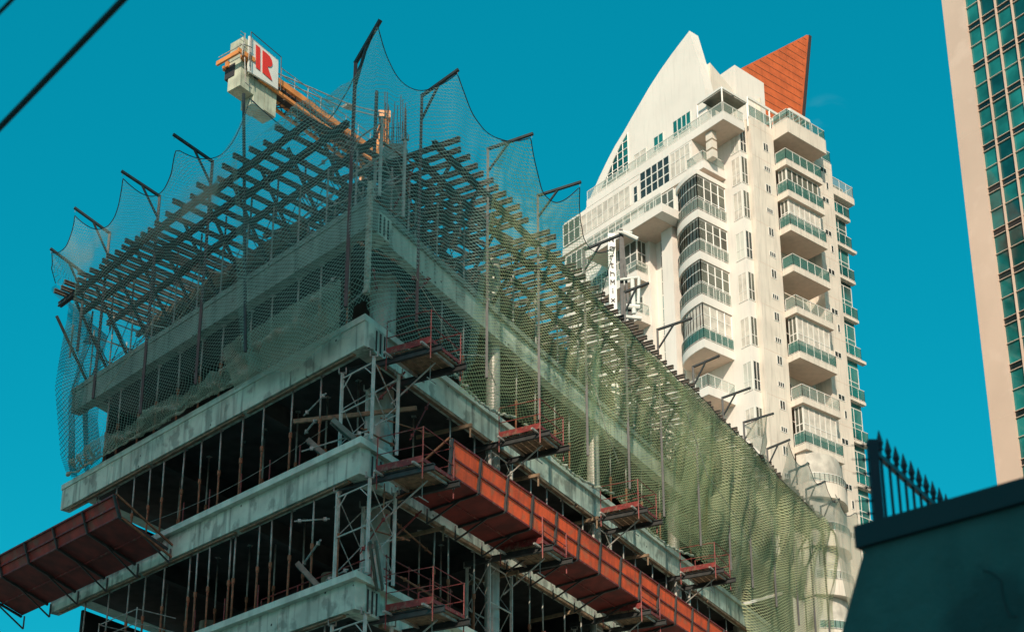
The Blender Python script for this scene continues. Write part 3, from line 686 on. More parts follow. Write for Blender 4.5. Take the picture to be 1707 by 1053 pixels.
rope('thin rope slung down the olive net curtain', [F('R', 17, 1.6, 24.2), F('R', 19, 1.5, 22.6), F('R', 21.5, 1.5, 22.0), F('R', 23.5, 1.6, 20.9)])
# pale vertical bundled strip at the corner
pts = [P(0, .55 + .04 * wob(20, q * .3), 23.3 - q * .09) for q in range(36)]
tag(MB().path(pts, lambda i: .085, 7).build('net_bundle', 'rope'), 'vertical bundle of net gathered down the building corner', 'net roll')
# ---------------------------------------------------------------- red awnings
def awning(side, s0, s1, prof, label, pitch=1.0, endarm=True):
    t = thing('red_awning', label, 'catch awning', F(side, s0, prof[0][0], prof[0][1]), 'red catch awnings')
    (o0, z0), (o1, z1), (o2, z2) = prof
    n = int((s1 - s0) / pitch)
    for q in range(n):
        a = s0 + (s1 - s0) * q / n; b = s0 + (s1 - s0) * (q + 1) / n - .015
        for nm_, mm_, oa, za, ob, zb in (('floor_panel', 'redunder', o0, z0, o1, z1), ('sheet_panel', 'redpanel' if side == 'R' else 'redshade', o1, z1, o2, z2)):
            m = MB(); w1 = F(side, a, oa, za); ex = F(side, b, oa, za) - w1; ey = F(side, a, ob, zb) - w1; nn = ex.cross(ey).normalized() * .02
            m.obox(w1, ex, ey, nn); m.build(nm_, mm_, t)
    for q in range(n + 1):
        a = s0 + (s1 - s0) * q / n; m = MB(); dz = -.045
        m.bar(F(side, a, o0, z0 + dz), F(side, a, o1 + .05, z1 + dz), .05, .07); m.bar(F(side, a, o1 + .05, z1 + dz), F(side, a, o2 + .05, z2), .05, .07)
        m.bar(F(side, a, o1 * .72, z0 + (z1 - z0) * .7 + dz), F(side, a, .03, z0 - .42), .04, .04)
        m.bar(F(side, a, .03, z0 - .42), F(side, a, .03, z0), .04, .04)
        m.build('rib', 'dsteel', t)
    m = MB()
    for f in (.0, .5, 1.0):
        o, z = o1 + (o2 - o1) * f, z1 + (z2 - z1) * f; m.bar(F(side, s0, o + .03, z), F(side, s1, o + .03, z), .045, .05)
    m.bar(F(side, s0, o1 * .5, (z0 + z1) / 2 - .03), F(side, s1, o1 * .5, (z0 + z1) / 2 - .03), .045, .05)
    m.build('edge_rail', 'redsteel', t)
    m = MB(); m.bar(F(side, s0 - .04, .0, z0 + .1), F(side, s0 - .04, o2, z2 + .02), .05, .05); m.bar(F(side, s0 - .04, 0, z0 - .25), F(side, s0 - .04, o1, z1 - .05), .05, .05); m.build('end_arm', 'rust', t)
    return t
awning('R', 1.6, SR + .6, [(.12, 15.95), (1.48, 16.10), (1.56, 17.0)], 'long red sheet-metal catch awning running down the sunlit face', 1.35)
awning('L', 8.3, SL + 1.6, [(.12, 16.1), (1.62, 16.62), (1.85, 17.18)], 'shade-toned red catch awning jutting into the sky from the shaded face', 1.5)
# ---------------------------------------------------------------- work platforms
def platform(side, s, z, k, label, rail=1.0, wd=1.4, o0=.3, o1=1.6, mesh=True):
    t = thing('work_platform', label, 'platform', F(side, s, o0, z), 'cantilever work platforms at the columns')
    for q in range(6):
        f0 = o0 + (o1 - o0) * q / 6
        MB().obox(F(side, s + .04, f0, z), F(side, s + wd - .04, f0, z) - F(side, s + .04, f0, z), F(side, s, f0 + (o1 - o0) / 6 - .025, z) - F(side, s, f0, z), V(0, 0, .045)).build('deck_board', 'wood', t)
    m = MB()
    for q in (.12, wd - .12): m.ibeam(F(side, s + q, -.9, z - .09), F(side, s + q, o1 + .25, z - .09), .1, .16, .02, .02)
    m.build('outrigger_beam', 'dsteel', t)
    m = MB()
    for o in (o0 + .1, o1 - .12): m.bar(F(side, s - .25, o, z - .03), F(side, s + wd + .2, o, z - .03), .06, .05)
    m.build('cross_tube', 'galv', t)
    cs = [(s, o0), (s, o1), (s + wd, o1), (s + wd, o0)]
    for c in cs[:3] + ([cs[3]] if k % 2 else []):
        m = MB(); m.bar(F(side, c[0], c[1], z - .4), F(side, c[0], c[1], z + rail), .028, .028, (0, 1, 0)); m.build('guard_post', 'redsteel', t)
    m = MB()
    for a, b in zip(cs[:-1], cs[1:]):
        for h in (rail, rail * .52): m.bar(F(side, *a, z + h), F(side, *b, z + h - .02), .018, .018)
    m.build('guard_rail', 'redsteel', t)
    m = MB(); m.bar(F(side, s, o0, z + .12), F(side, s, o1, z + .12), .03, .17); m.bar(F(side, s, o1, z + .1), F(side, s + wd, o1, z + .1), .03, .09); m.build('toe_board', 'redsteel', t)
    m = MB(); m.tube(F(side, s + wd * .5, o1 - .3, z - .12), F(side, s + wd * .5, .0, z - .95), .022, 6); m.bar(F(side, s + wd * .5, o1 - .45, z - .1), F(side, s + wd * .5, o1 - .45, z - .55), .02, .02)
    m.bar(F(side, s + wd * .4, o1 - .45, z - .55), F(side, s + wd * .7, o1 - .45, z - .55), .02, .02); m.build('raking_strut', 'galv', t)
    return t
ks = 0
for (s, z, lab) in [(.55, 19.12, 'red railed work platform beside the netted slab corner'), (6.2, 19.12, 'red railed platform at the second column, under the net swag'), (12.7, 19.12, 'red railed platform at the third column, against the lit net'), (19.1, 19.12, 'red railed platform at the fourth column, in front of the olive net'),
                    (.3, 15.85, 'red railed platform at the corner where the awning starts'), (6.3, 15.78, 'plank platform under the awning at the second column'), (12.7, 15.78, 'plank platform under the awning at the third column'),
                    (.85, 12.5, 'lowest red railed platform at the corner column'), (6.4, 12.4, 'lowest plank platform at the second column')]:
    platform('R', s, z, ks, lab, .95 if ks not in (5, 6) else .8); ks += 1
# galvanised guard rail on the lowest shaded floor edge
t = thing('guard_rail_cage', 'grey tubular guard rail cage on the lowest shaded floor edge', 'guard rail', F('L', 8.2, .1, 13.3))
for s in (8.3, 10.3): MB().tube(F('L', s, .9, 13.1), F('L', s, .9, 14.2), .018, 6).build('post', 'galv', t)
m = MB()
for z in (13.35, 13.75, 14.15):
    m.tube(F('L', 8.3, .9, z), F('L', 10.3, .9, z), .015, 5); m.tube(F('L', 8.3, .9, z), F('L', 8.3, -.3, z), .015, 5); m.tube(F('L', 10.3, .9, z), F('L', 10.3, -.3, z), .015, 5)
m.build('rails', 'galv', t)
MB().obox(F('L', 8.2, 0, 13.28), dL * 2.2, nL * 1.0, V(0, 0, .05)).build('deck_board', 'wood', t)
# red rail in the lowest bay near the corner
t = thing('red_handrail', 'red double handrail behind the lowest corner platform', 'handrail', F('R', 1.9, -.05, 13.28))
m = MB()
for z in (13.75, 13.95, 14.3): m.tube(F('R', 1.6, -.3, z), F('R', 4.8, -.3, z), .018, 5)
m.build('rails', 'redsteel', t)
for s in (1.7, 2.7, 3.7, 4.7): MB().tube(F('R', s, -.3, 13.28), F('R', s, -.3, 14.35), .018, 5).build('post', 'redsteel', t)
for (i, sgn) in ((4, 'middle'), (3, 'lowest')):
    t = thing('red_handrail', f'low red handrail inside the {sgn} open floor, shaded face', 'handrail', F('L', 2, -1.2, ZT[i]))
    m = MB()
    for z in (.45, .9): m.tube(F('L', .8, -1.1, ZT[i - 0] - 3.4 + z), F('L', 5.4, -1.1, ZT[i] - 3.4 + z), .02, 5)
    m.build('rails', 'redsteel', t)
    for s in (.8, 2.3, 3.8, 5.4): MB().tube(F('L', s, -1.1, ZT[i] - 3.4), F('L', s, -1.1, ZT[i] - 2.5), .02, 5).build('post', 'redsteel', t)
a, b = F('L', 1.2, .1, 17.4), F('L', 9.6, .1, 17.2)
tag(MB().path([a.lerp(b, q / 20) + V(0, 0, -.25 * math.sin(math.pi * q / 20)) for q in range(21)], .008, 4).build('site_cable', 'galv'), 'thin sagging cable strung between the props of the upper open floor', 'cable')

# ---------------------------------------------------------------- tower crane far behind
cB = Vector((-9.61, 89.0, 0)); K2 = 2.2
cd = D(-143.34)                        # counter-jib direction, towards the camera
cn = Vector((cd.y, -cd.x, 0)) * 1.0    # sideways
if cn.dot(Vector((0, -1, 0))) < 0: cn = -cn
def G(u, o, z): return Vector((cB.x, cB.y, 1.7)) + cd * (u * K2) + cn * (o * K2) + Vector((0, 0, (z - 1.7) * K2))
t = thing('tower_crane', 'orange tower crane counter-jib carrying concrete blocks and a railed walkway', 'crane', (cB.x, cB.y, 0))
m = MB()
for o in (.32, -.32): m.bar(G(-.3, o, 29.98), G(6.1, o, 29.98), .26, .42)
m.build('top_chord', 'craney', t)
m = MB()
for o in (.32, -.32): m.bar(G(-.3, o, 29.62), G(5.4, o, 29.62), .18, .2)
m.build('bottom_chord', 'craney', t)
m = MB()
for q in range(14):
    u = q * .42
    for o in (.32, -.32): m.bar(G(u, o, 29.62), G(u + .21, o, 29.98), .05, .05); m.bar(G(u + .21, o, 29.98), G(u + .42, o, 29.62), .05, .05)
    m.bar(G(u, .32, 29.62), G(u + .42, -.32, 29.62), .06, .06); m.bar(G(u, -.32, 29.62), G(u, .32, 29.62), .06, .06)
m.build('lattice', 'dsteel', t)
m = MB(); m.obox(G(0, -.28, 29.9), cd * 5.6 * K2, cn * .5 * K2, V(0, 0, .05)); m.build('walkway', 'dsteel', t)
m = MB()
for o in (.36, -.34):
    for z in (30.25, 30.48): m.tube(G(.1, o, z), G(4.6, o, z), .03, 5)
    for q in range(9): m.tube(G(.1 + q * .56, o, 30.0), G(.1 + q * .56, o, 30.5), .025, 5)
m.build('handrail', 'galv', t)
MB().obox(G(1.2, -.2, 30.0), cd * .5 * K2, cn * .4 * K2, V(0, 0, .5)).build('motor_box', 'block', t)
for (p, q, w_) in (((-.25, .3, 29.7), (-.39, 0, 31.95), .34), ((.35, .3, 29.7), (-.35, 0, 31.9), .22), ((-.25, -.3, 29.7), (-.39, 0, 31.95), .2), ((.35, -.3, 29.7), (-.35, 0, 31.9), .12), ((-.5, .15, 31.9), (-.25, -.15, 31.9), .6)): MB().bar(G(*p), G(*q), w_, w_).build('tower_head', 'craney', t)
for o in (.13, -.13):
    m = MB(); m.tube(G(-.39, o, 31.93), G(1.31, o, 31.25), .045, 6); m.tube(G(1.31, o, 31.25), G(4.9, o, 30.35), .045, 6); m.build('tie_rod', 'galv', t)
MB().bar(G(1.15, 0, 31.32), G(1.5, 0, 31.2), .5, .16).build('rod_joint', 'galv', t)
for (p, q) in (((6.3, .42, 29.95), (6.3, -.5, 29.95)), ((5.7, .42, 30.02), (6.34, .42, 29.98)), ((5.6, -.45, 30.0), (6.1, -.45, 29.9))): MB().bar(G(*p), G(*q), .14, .3).build('end_frame', 'craney', t)
m = MB()
for (a, b) in (((5.9, .5, 30.3), (6.25, .5, 30.2)), ((6.25, .5, 30.2), (6.25, -.5, 30.2)), ((6.25, .5, 29.8), (6.25, .5, 30.22)), ((6.0, .5, 29.8), (6.0, .5, 30.25)), ((6.15, .5, 29.8), (6.05, .5, 29.0)), ((6.05, .5, 29.0), (5.8, .5, 28.95)), ((6.15, .45, 29.9), (6.15, .45, 30.65))): m.tube(G(*a), G(*b), .035, 5)
for z in (30.2, 30.35, 30.5, 30.62): m.tube(G(6.15, .45, z), G(6.3, .42, z + .03), .02, 4)
m.build('end_rail', 'galv', t)
MB().obox(G(5.85, -.42, 29.5), cd * .2 * K2, cn * .4 * K2, V(0, 0, .95)).build('winch_box', 'dark', t)
for (u0, u1, z0, z1) in ((5.50, 6.03, 29.05, 30.72), (5.07, 5.485, 28.76, 30.6), (4.60, 5.055, 28.8, 30.62)):
    MB().obox(G(u0, -.28, z0), cd * (u1 - u0) * K2, cn * .52 * K2, V(0, 0, (z1 - z0) * K2)).build('counterweight', 'block', t)
sgn = MB().prism([G(5.90, .36, 29.53), G(4.72, .36, 29.62), G(4.78, .36, 30.62), G(5.95, .36, 30.72)], cn * .12).build('sign_board', 'signw', t)
e = .36 + .12 / K2 + .012
MB().prism([G(5.70, e, 30.57), G(5.53, e, 30.555), G(5.47, e, 29.80), G(5.64, e, 29.81)], cn * .02).build('sign_letter', 'signr', sgn)
Rp = [(5.43, 30.545), (5.27, 30.54), (5.14, 30.51), (5.05, 30.43), (5.015, 30.33), (5.03, 30.24), (5.09, 30.17), (5.2, 30.12), (4.98, 29.75), (5.16, 29.77), (5.38, 29.80)]
MB().prism([G(u, e, z) for u, z in Rp], cn * .02).build('sign_letter', 'signr', sgn)
for a, b in (((5.97, .5, 30.8), (4.75, .5, 30.7)), ((5.97, .5, 30.8), (5.9, .5, 29.5)), ((4.75, .5, 30.7), (4.7, .5, 29.55))): MB().tube(G(*a), G(*b), .03, 5).build('sign_frame', 'dsteel', t)
m = MB()                                # mast
for dx in (-.9, .9):
    for dy in (-.9, .9): m.bar((cB.x + dx, cB.y + dy, 0), (cB.x + dx, cB.y + dy, 63.5), .16, .16, (0, 1, 0))
for q in range(34):
    z = q * 1.86
    for a, b in (((-.9, -.9), (.9, -.9)), ((.9, -.9), (.9, .9)), ((.9, .9), (-.9, .9)), ((-.9, .9), (-.9, -.9))): m.bar((cB.x + a[0], cB.y + a[1], z), (cB.x + b[0], cB.y + b[1], z + 1.86), .07, .07)
m.build('mast', 'craney', t)

# ---------------------------------------------------------------- concrete placing boom with banner
bp = F('R', 16.75, -1.0, 0)
t = thing('placing_boom', 'folded concrete placing boom with a tall white lettered banner, on the roof forms', 'concrete pump', (bp.x, bp.y, ZT[-1]))
def Bq(dx, dy, z): return Vector((bp.x + dx, bp.y + dy, z))
bx = V(1, 0, 0)
MB().obox(Bq(-.10, 0, 24.5), (.28, 0, 0), (0, .14, 0), (0, 0, 7.5)).build('banner', 'signw', t)
m = MB(); m.bar(Bq(.33, .1, 24), Bq(.40, .1, 32.2), .13, .13, (0, 1, 0)); m.bar(Bq(.62, .1, 28.6), Bq(.42, .1, 32.2), .09, .09, (0, 1, 0)); m.bar(Bq(.66, .1, 24), Bq(.66, .1, 29), .14, .14, (0, 1, 0))
for q in range(12): m.bar(Bq(.38, .1, 24.6 + q * .62), Bq(.62 if q < 8 else .48, .1, 24.9 + q * .62), .04, .04, (0, 1, 0))
m.build('lattice_arm', 'dsteel', t)
for p_, q_, r__ in ((Bq(.45, -.05, 32.0), Bq(1.0, -.05, 31.7), .09), (Bq(.3, -.05, 32.0), Bq(.8, -.1, 31.95), .05), (Bq(.3, -.05, 30.0), Bq(1.0, -.05, 30.1), .05), (Bq(1.0, -.05, 30.1), Bq(.95, -.05, 29.0), .06), (Bq(.75, -.05, 30.0), Bq(.78, -.05, 28.6), .08), (Bq(.5, -.05, 28.9), Bq(1.0, -.05, 28.85), .1), (Bq(.2, -.05, 28.5), Bq(1.05, -.05, 28.4), .07)): MB().tube(p_, q_, r__, 8).build('delivery_pipe', 'signw', t)

def glyph(ch, x, z, h, wd):
    """simple strokes on a unit cell"""
    st = {'N': [((0, 0), (0, 1)), ((0, 1), (1, 0)), ((1, 0), (1, 1))], 'o': [((0, 0), (1, 0)), ((1, 0), (1, .7)), ((1, .7), (0, .7)), ((0, .7), (0, 0))], 'r': [((0, 0), (0, .7)), ((0, .55), (.5, .72)), ((.5, .72), (.95, .6))],
          't': [((.4, 0), (.4, 1)), ((0, .68), (.9, .68)), ((.4, 0), (.9, 0))], 'h': [((0, 0), (0, 1)), ((0, .6), (.6, .7)), ((.6, .7), (1, .5)), ((1, .5), (1, 0))],
          'M': [((0, 0), (0, 1)), ((0, 1), (.5, .4)), ((.5, .4), (1, 1)), ((1, 1), (1, 0))], 'i': [((.5, 0), (.5, .65)), ((.5, .85), (.5, 1))], 'x': [((0, 0), (1, .7)), ((0, .7), (1, 0))]}[ch]
    m = MB()
    for a, b in st: m.bar(Bq(x + a[0] * wd, -.01, z + a[1] * h), Bq(x + b[0] * wd, -.01, z + b[1] * h), .035, .015, (0, 1, 0))
    m.build('banner_letter', 'letter', t)
for q, ch in enumerate('NorthMix'): glyph(ch, -.03, 31.62 - q * .36, .2, .13)

# ---------------------------------------------------------------- white residential tower
K = Vector((16.711, 88.0, 0)); tR, tL = D(50.8), D(-39.2)
tw = thing('white_residential_tower', 'tall cream-white residential tower with balconies, a curved sail wall and orange fin on top', 'tower', K)
def T(a, b, z): p = K + tR * a + tL * b; p.z = z; return p
def tbox(m, a0, a1, b0, b1, z0, z1): return m.obox(T(a0, b0, z0), tR * (a1 - a0), tL * (b1 - b0), V(0, 0, z1 - z0))
def part(name, m_, *boxes, parent=tw):
    m = MB()
    for bx_ in boxes: tbox(m, *bx_)
    return m.build(name, m_, parent)
FZ = [2.0 + 3.29 * k for k in range(11)] + [38.4, 41.75, 45.1, 48.4, 51.8, 55.0, 58.2, 60.95, 63.5, 66.0]
TOP = 66.9
part('wall', 'white2', (0, 2.4, 0, 8, 0, TOP - .02))
part('wall', 'white2', (6.9, 8.85, 0.001, 8, 0, TOP - .06))
part('wall', 'white2', (2.401, 6.899, 1.35, 8, 0, TOP - .10))
part('wall', 'white', (-.7, -.001, .45, 18, 0, TOP - .14))
part('wall', 'white', (-2.1, -.701, 5.1, 17.0, 0, 64.4))
part('wall', 'white', (-2.75, -2.101, 7.6, 16.6, 0, 64.9))
part('wall', 'white', (0.001, 8.8, 8.001, 17.5, 0, TOP - .2))
part('pier', 'white', (-2.85, -2.102, 5.25, 6.3, 0, 62.0))
# construction joints
for z in FZ: part('shadow_joint', 'soff2', (.02, 2.38, -.004, 0.02, z + .3, z + .33)); part('shadow_joint', 'soff2', (6.92, 8.83, -.004, .02, z + .3, z + .33))

def window(axis, c, lo, hi, z0, z1, nx, nz_, pane='gdark', fr=.05, name='window', parent=tw, sub='pane', d=.06, split=None):
    """axis 'a': lies on a plane b=c facing -b, spans a; axis 'b': lies on plane a=c facing -a, spans b"""
    m = MB(); g = MB()
    def bx(m, u0, u1, za, zb, p0, p1):
        if axis == 'a': tbox(m, u0, u1, c - p1, c - p0, za, zb)
        else: tbox(m, c - p1, c - p0, u0, u1, za, zb)
    for q in range(nx + 1): u = lo + (hi - lo) * q / nx; bx(m, u - fr / 2, u + fr / 2, z0, z1, 0, d)
    for q in range(nz_ + 1):
        z = z0 + (z1 - z0) * (q / nz_ if not split or q in (0, nz_) else split); bx(m, lo - fr / 2, hi + fr / 2, z - fr / 2, z + fr / 2, -.002, d - .006)
    o = m.build(name, 'frame', parent); bx(g, lo + .01, hi - .01, z0 + .01, z1 - .01, .004, d * .45); g.build(sub, pane, o); return o
# small windows up the sunlit wall
for k in range(9):
    z = 58.13 + 6.58 - 3.29 * k if k > 1 else (65.0 if k == 0 else 61.6)
    window('a', 0, 1.25, 1.75, z - .32, z + .32, 2, 1, 'gdark', .05, 'small_window', d=.03)
    window('a', 0, 1.2, 1.8, z - 1.95, z - 1.6, 3, 1, 'gdark', .05, 'small_window', d=.03)
for k, z in enumerate(FZ[10:21]):
    window('a', .001, 7.5, 8.2, z + 2.2 - 3.29 * 0, z + 2.62, 2, 1, 'gdark', .05, 'small_window', d=.03)
    window('a', .001, 8.05, 8.3, z + .9, z + 1.5, 1, 1, 'gdark', .05, 'small_window', d=.03) if k % 2 else None

def railing(pts, z, h=.95, gl='ggreen', parent=None, r=.03, n_per=.8, post='frame'):
    """glass balustrade along a polyline of (a, b)"""
    gl = {'gpale': 'gclear', 'gmid': 'gclear', 'ggreen': 'gclearg'}.get(gl, gl)
    m = MB(); g = MB()
    for (a0, b0), (a1, b1) in zip(pts[:-1], pts[1:]):
        p, q = T(a0, b0, z), T(a1, b1, z); L_ = (q - p).length; n = max(1, round(L_ / n_per))
        m.bar(p + V(0, 0, h), q + V(0, 0, h), .05, .045); m.bar(p + V(0, 0, .08), q + V(0, 0, .08), .03, .03)
        for k in range(n + 1): c = p.lerp(q, k / n); m.bar(c, c + V(0, 0, h), .03, .03, (0, 1, 0))
        g.bar(p + V(0, 0, h * .55), q + V(0, 0, h * .55), .015, h * .78)
    parent = parent or tw; o = m.build('balustrade', post, parent); g.build('glass_panel', gl, o if parent is tw else parent); return o

BX0, BX1, BO = 2.405, 6.35, 1.0
def balcony(z, glazed, zn, panes='curtain', curved=False, rec=True, th=.45, gl='ggreen'):
    if not curved:
        o = part('balcony', 'white2', (BX0, BX1, -BO, -.003, z, z + th))
        part('balcony_soffit', 'soff2', (BX0 + .02, BX1 - .02, -BO + .02, 1.3, z - .012, z - .002), parent=o)
        railing([(BX0 + .05, -.05), (BX0 + .05, -BO + .05), (BX1 - .05, -BO + .05), (BX1 - .05, -.05)], z + th, .92, gl, o)
        if glazed:
            zz0, zz1 = z + th, zn - .02
            window('a', -BO + .3, BX0 + .3, BX1 - .3, zz0, zz1, 6, 2, panes, .07, 'balcony_glazing', d=.05, split=.55)
            window('b', BX0 + .3, -BO + .32, -.05, zz0, zz1, 2, 2, 'gmid', .07, 'balcony_glazing', d=.05, split=.55)
            part('side_wall', 'white2', (BX1 - .29, BX1 - .23, -BO + .32, -.004, zz0, zz1))
        else:
            window('a', 1.35, 3.0, 4.2, z + th, zn - .5, 2, 2, 'gdark', .06, 'balcony_door', d=.04, split=.6)
            window('a', 1.35, 5.1, 6.3, z + th, zn - .4, 2, 2, 'gmid', .06, 'balcony_door', d=.04, split=.6)
    else:
        n = 14; arc = []
        for q in range(n + 1):
            f = q / n; a = 2.5 + (6.6 - 2.5) * f; b = -.55 - 1.25 * math.sin(math.pi * (f * .82 + .12)) ; arc.append((a, b))
        arc = [(2.41, -.002)] + arc + [(6.7, -.002)]
        m = MB().prism([T(a, b, z) for a, b in arc], V(0, 0, 1.05)); o = m.build('balcony', 'white2', tw)
        railing(arc[1:-1], z + 1.05, .6, 'ggreen' if random.random() > .3 else 'gpale', o, n_per=.5)
        MB().prism([T(2.41 + (a - 2.41) * .94 + .12, b * .72, z + 1.05) for a, b in arc], V(0, 0, zn - z - 1.07)).build('balcony_glazing', 'gmid' if random.random() > .5 else 'curtain', o)
zs = [66.0, 63.5, 60.95, 58.2, 55.0, 51.8, 48.4, 45.1, 41.75]
kinds = {63.5: (False, 66.0), 60.95: (True, 63.5), 58.2: (True, 60.95), 55.0: (False, 58.2), 51.8: (False, 55), 48.4: (True, 51.8), 45.1: (False, 48.4), 41.75: (True, 45.1)}
for z, (gz, zn) in kinds.items(): balcony(z, gz, zn, 'gmid' if z > 60 else 'curtain', gl='gmid' if z in (51.8, 45.1) else 'ggreen')
for k, z in enumerate([38.45, 35.1, 31.8, 28.45, 25.1, 21.8, 18.5, 15.2]): balcony(z, True, z + 3.32, curved=True)
# top balcony slab with deep parapet
o = part('terrace_slab', 'white2', (2.41, 6.6, -1.35, -.003, 66.0, 67.15)); part('balcony_soffit', 'soff2', (2.45, 6.58, -1.3, 1.3, 65.985, 65.998), parent=o)
railing([(2.45, -.05), (2.45, -1.3), (6.55, -1.3), (6.55, -.05)], 67.15, .8, 'ggreen', o, n_per=.7)
railing([(6.9, .05), (8.8, .05), (8.8, 5)], TOP, .95, 'ggreen', tw)
# corner strip bay windows, two faces
for k, z in enumerate(FZ[9:]):
    pn = 'gmid' if k % 3 else 'gdark'
    if z + 2.8 > 68: continue
    zz = z + .55
    window('b', -.701, .55, 1.3, zz, zz + 2.1, 2, 2, ['curtain', 'gpale', 'curtain'][k % 3], .05, 'bay_window', d=.04, split=.35)
    window('a', .449, -.68, -.08, zz, zz + 2.1, 2, 2, ['gmid', 'gdark', 'gmid'][k % 3], .05, 'bay_window', d=.04, split=.35)
# rear bay past the sunlit wall
part('rear_glass_wall', 'gteal', (8.851, 11.6, 1.2, 9, 0, 64.8))
for k, z in enumerate(FZ[8:20]):
    o = part('rear_balcony', 'white2', (8.852, 11.75 + (.45 if k % 3 == 1 else 0), .85, 1.19, z, z + .22)); railing([(8.9, .89), (11.7, .89), (11.7, 1.15)], z + .22, .9, 'gteal', o)
    window('a', 1.199, 8.9, 11.55, z + .6, z + 2.9, 3, 2, 'gteal', .06, 'rear_window', d=.04)
o = part('rear_balcony', 'white2', (8.852, 12.1, .6, 4, 65.0, 65.55)); railing([(8.9, .65), (12.05, .65), (12.05, 3.9)], 65.55, .95, 'gpale', o)

# curved bay on the bright face
def bayarc(n=12, off=0):
    pts = [(-.701, 2.0 - off), (-3.6 - off, 2.0 - off)]
    for q in range(1, n + 1):
        f = q / n; t_ = f * math.pi / 2 * .92; pts.append((-3.6 - off + 1.5 * (1 - math.cos(t_)), 2.0 + (3.15 + off) * math.sin(t_)))
    pts.append((-.701, 5.1)); return pts
bz = [38.4, 41.75, 45.1, 48.4, 51.75, 55.05, 58.3, 61.75]
for k, z in enumerate(bz):
    small = z in (45.1, 41.75, 38.4)
    pts = bayarc(off=.0)
    if small: pts = [(-.701, 2.1), (-3.3, 2.1), (-3.3, 4.9), (-.701, 4.9)]
    th = .62 if z < 61 else .35
    o = MB().prism([T(a, b, z) for a, b in pts], V(0, 0, th)).build('bay_balcony', 'white', tw)
    MB().prism([T(-.72 + (a + .72) * .97, 2.05 + (b - 2) * .96, z - .012) for a, b in pts], V(0, 0, .01)).build('balcony_soffit', 'soff2', o)
    if z < 61:
        railing(pts[:-1], z + th, .85, 'ggreen' if k in (3,) else 'gpale', o, n_per=.6)
    if not small and z < 61:
        zn = bz[k + 1] - .02; zz = z + th; g = MB(); m = MB(); ins = bayarc(off=-.12); ins = [(a, max(b, 2.1)) for a, b in ins]
        pn = {3: 'curtain', 4: 'gmid', 5: 'gmid', 6: 'gmid'}[k]
        m.bar(T(-1.4, 2.1, zz), T(-1.4, 2.1, zn), .08, .08, (0, 1, 0))
        for (a0, b0), (a1, b1) in zip(ins[:-2], ins[1:-1]):
            p, q = T(a0, b0, zz), T(a1, b1, zz); L_ = (q - p).length; n = max(1, round(L_ / .62))
            for j in range(n + 1): c = p.lerp(q, j / n); m.bar(c, c + V(0, 0, zn - zz), .07, .07, (0, 1, 0))
            for f in (.02, .4, .72, .98): m.bar(p + V(0, 0, (zn - zz) * f), q + V(0, 0, (zn - zz) * f), .06, .06)
            h = (zn - zz); g.bar(p + V(0, 0, h * .5), q + V(0, 0, h * .5), .02, h * .97)
        fo = m.build('bay_glazing', 'frame', tw); g.build('pane', pn, fo)
# vertical glazed strips either side of the pier
for (b0, b1, a) in ((6.32, 7.1, -2.1), (4.2, 5.09, -.701)):
    for k, z in enumerate(FZ[8:19]):
        window('b', a, b0, b1, z + .05, z + 3.2, 2, 3, ['gmid', 'gdark', 'gmid', 'gteal'][(k * 7 + int(b0)) % 4] if b0 > 5 else ['gdark', 'gteal', 'gmid'][k % 3], .07, 'strip_window', d=.05)
# small balconies left of the strips
for k, z in enumerate([39.6, 42.9, 46.2, 49.5, 52.75, 56.05]):
    o = part('side_balcony', 'white', (-4.0, -2.751, 7.7, 11.2, z, z + .6)); part('balcony_soffit', 'soff2', (-3.97, -2.76, 7.73, 11.17, z - .012, z - .002), parent=o)
    part('balcony_soffit', 'soff2', (-3.97, -2.11, 7.2, 7.59, z - .014, z - .004), parent=o) if False else None
    railing([(-2.8, 7.75), (-3.95, 7.75), (-3.95, 11.15), (-2.8, 11.15)], z + .6, .85, 'gpale', o)
    window('b', -2.751, 8.4, 10.6, z + .62, z + 2.6, 3, 2, 'gmid', .06, 'balcony_door', d=.04)
# long overhanging third band with glazed box below
o = part('band_slab', 'white', (-4.7, -2.752, 4.3, 12.2, 59.45, 60.1)); part('balcony_soffit', 'soff2', (-4.66, -.72, 5.15, 12.1, 59.43, 59.447), parent=o)
part('band_slab', 'white', (-2.751, -.702, 4.35, 7.59, 59.46, 60.08))
railing([(-4.65, 4.4), (-4.65, 12.1)], 60.1, .9, 'gpale', o)
window('b', -3.6, 8.0, 10.6, 57.4, 59.42, 4, 2, 'gmid', .07, 'box_glazing', d=.05)
window('a', 8.0, -3.6, -2.76, 57.4, 59.42, 2, 2, 'gmid', .07, 'box_glazing', d=.05)
# ribbon floors on the bright face
for (z0, z1, b0, b1, a) in ((65.35, 66.0, -.05, 14.0, -2.85), (62.45, 63.05, 1.9, 16.7, -2.95)):
    o = part('band_slab', 'white', (a, -.702, b0, b1, z0, z1))
    part('balcony_soffit', 'soff2', (a + .03, -.72, b0 + .03, b1 - .03, z0 - .012, z0 - .002), parent=o)
    if z0 > 64: railing([(-.72, b0 + .05), (a + .05, b0 + .05), (a + .05, b1 - .05)], z1, .8, 'gpale', o, n_per=1.1)
    else: railing([(-.72, b0 + .05), (a + .05, b0 + .05), (a + .05, b0 + 1.6)], z1, .8, 'gpale', o, n_per=1.1)
part('wall', 'white', (-.702, -.72 + .0, 0, 0, 0, 0)) if False else None
part('wall', 'white', (-2.83, -.703, 3.0, 16.6, 63.06, 65.34))
part('wall', 'white', (-2.83, -.703, 4.4, 16.6, 60.09, 62.44))
window('b', -2.84, 5.2, 8.2, 63.1, 65.3, 5, 3, 'gdark', .08, 'wide_window', d=.06)
window('b', -2.84, 3.2, 5.1, 63.2, 65.2, 4, 2, 'curtain', .06, 'wide_window', d=.05, split=.6)
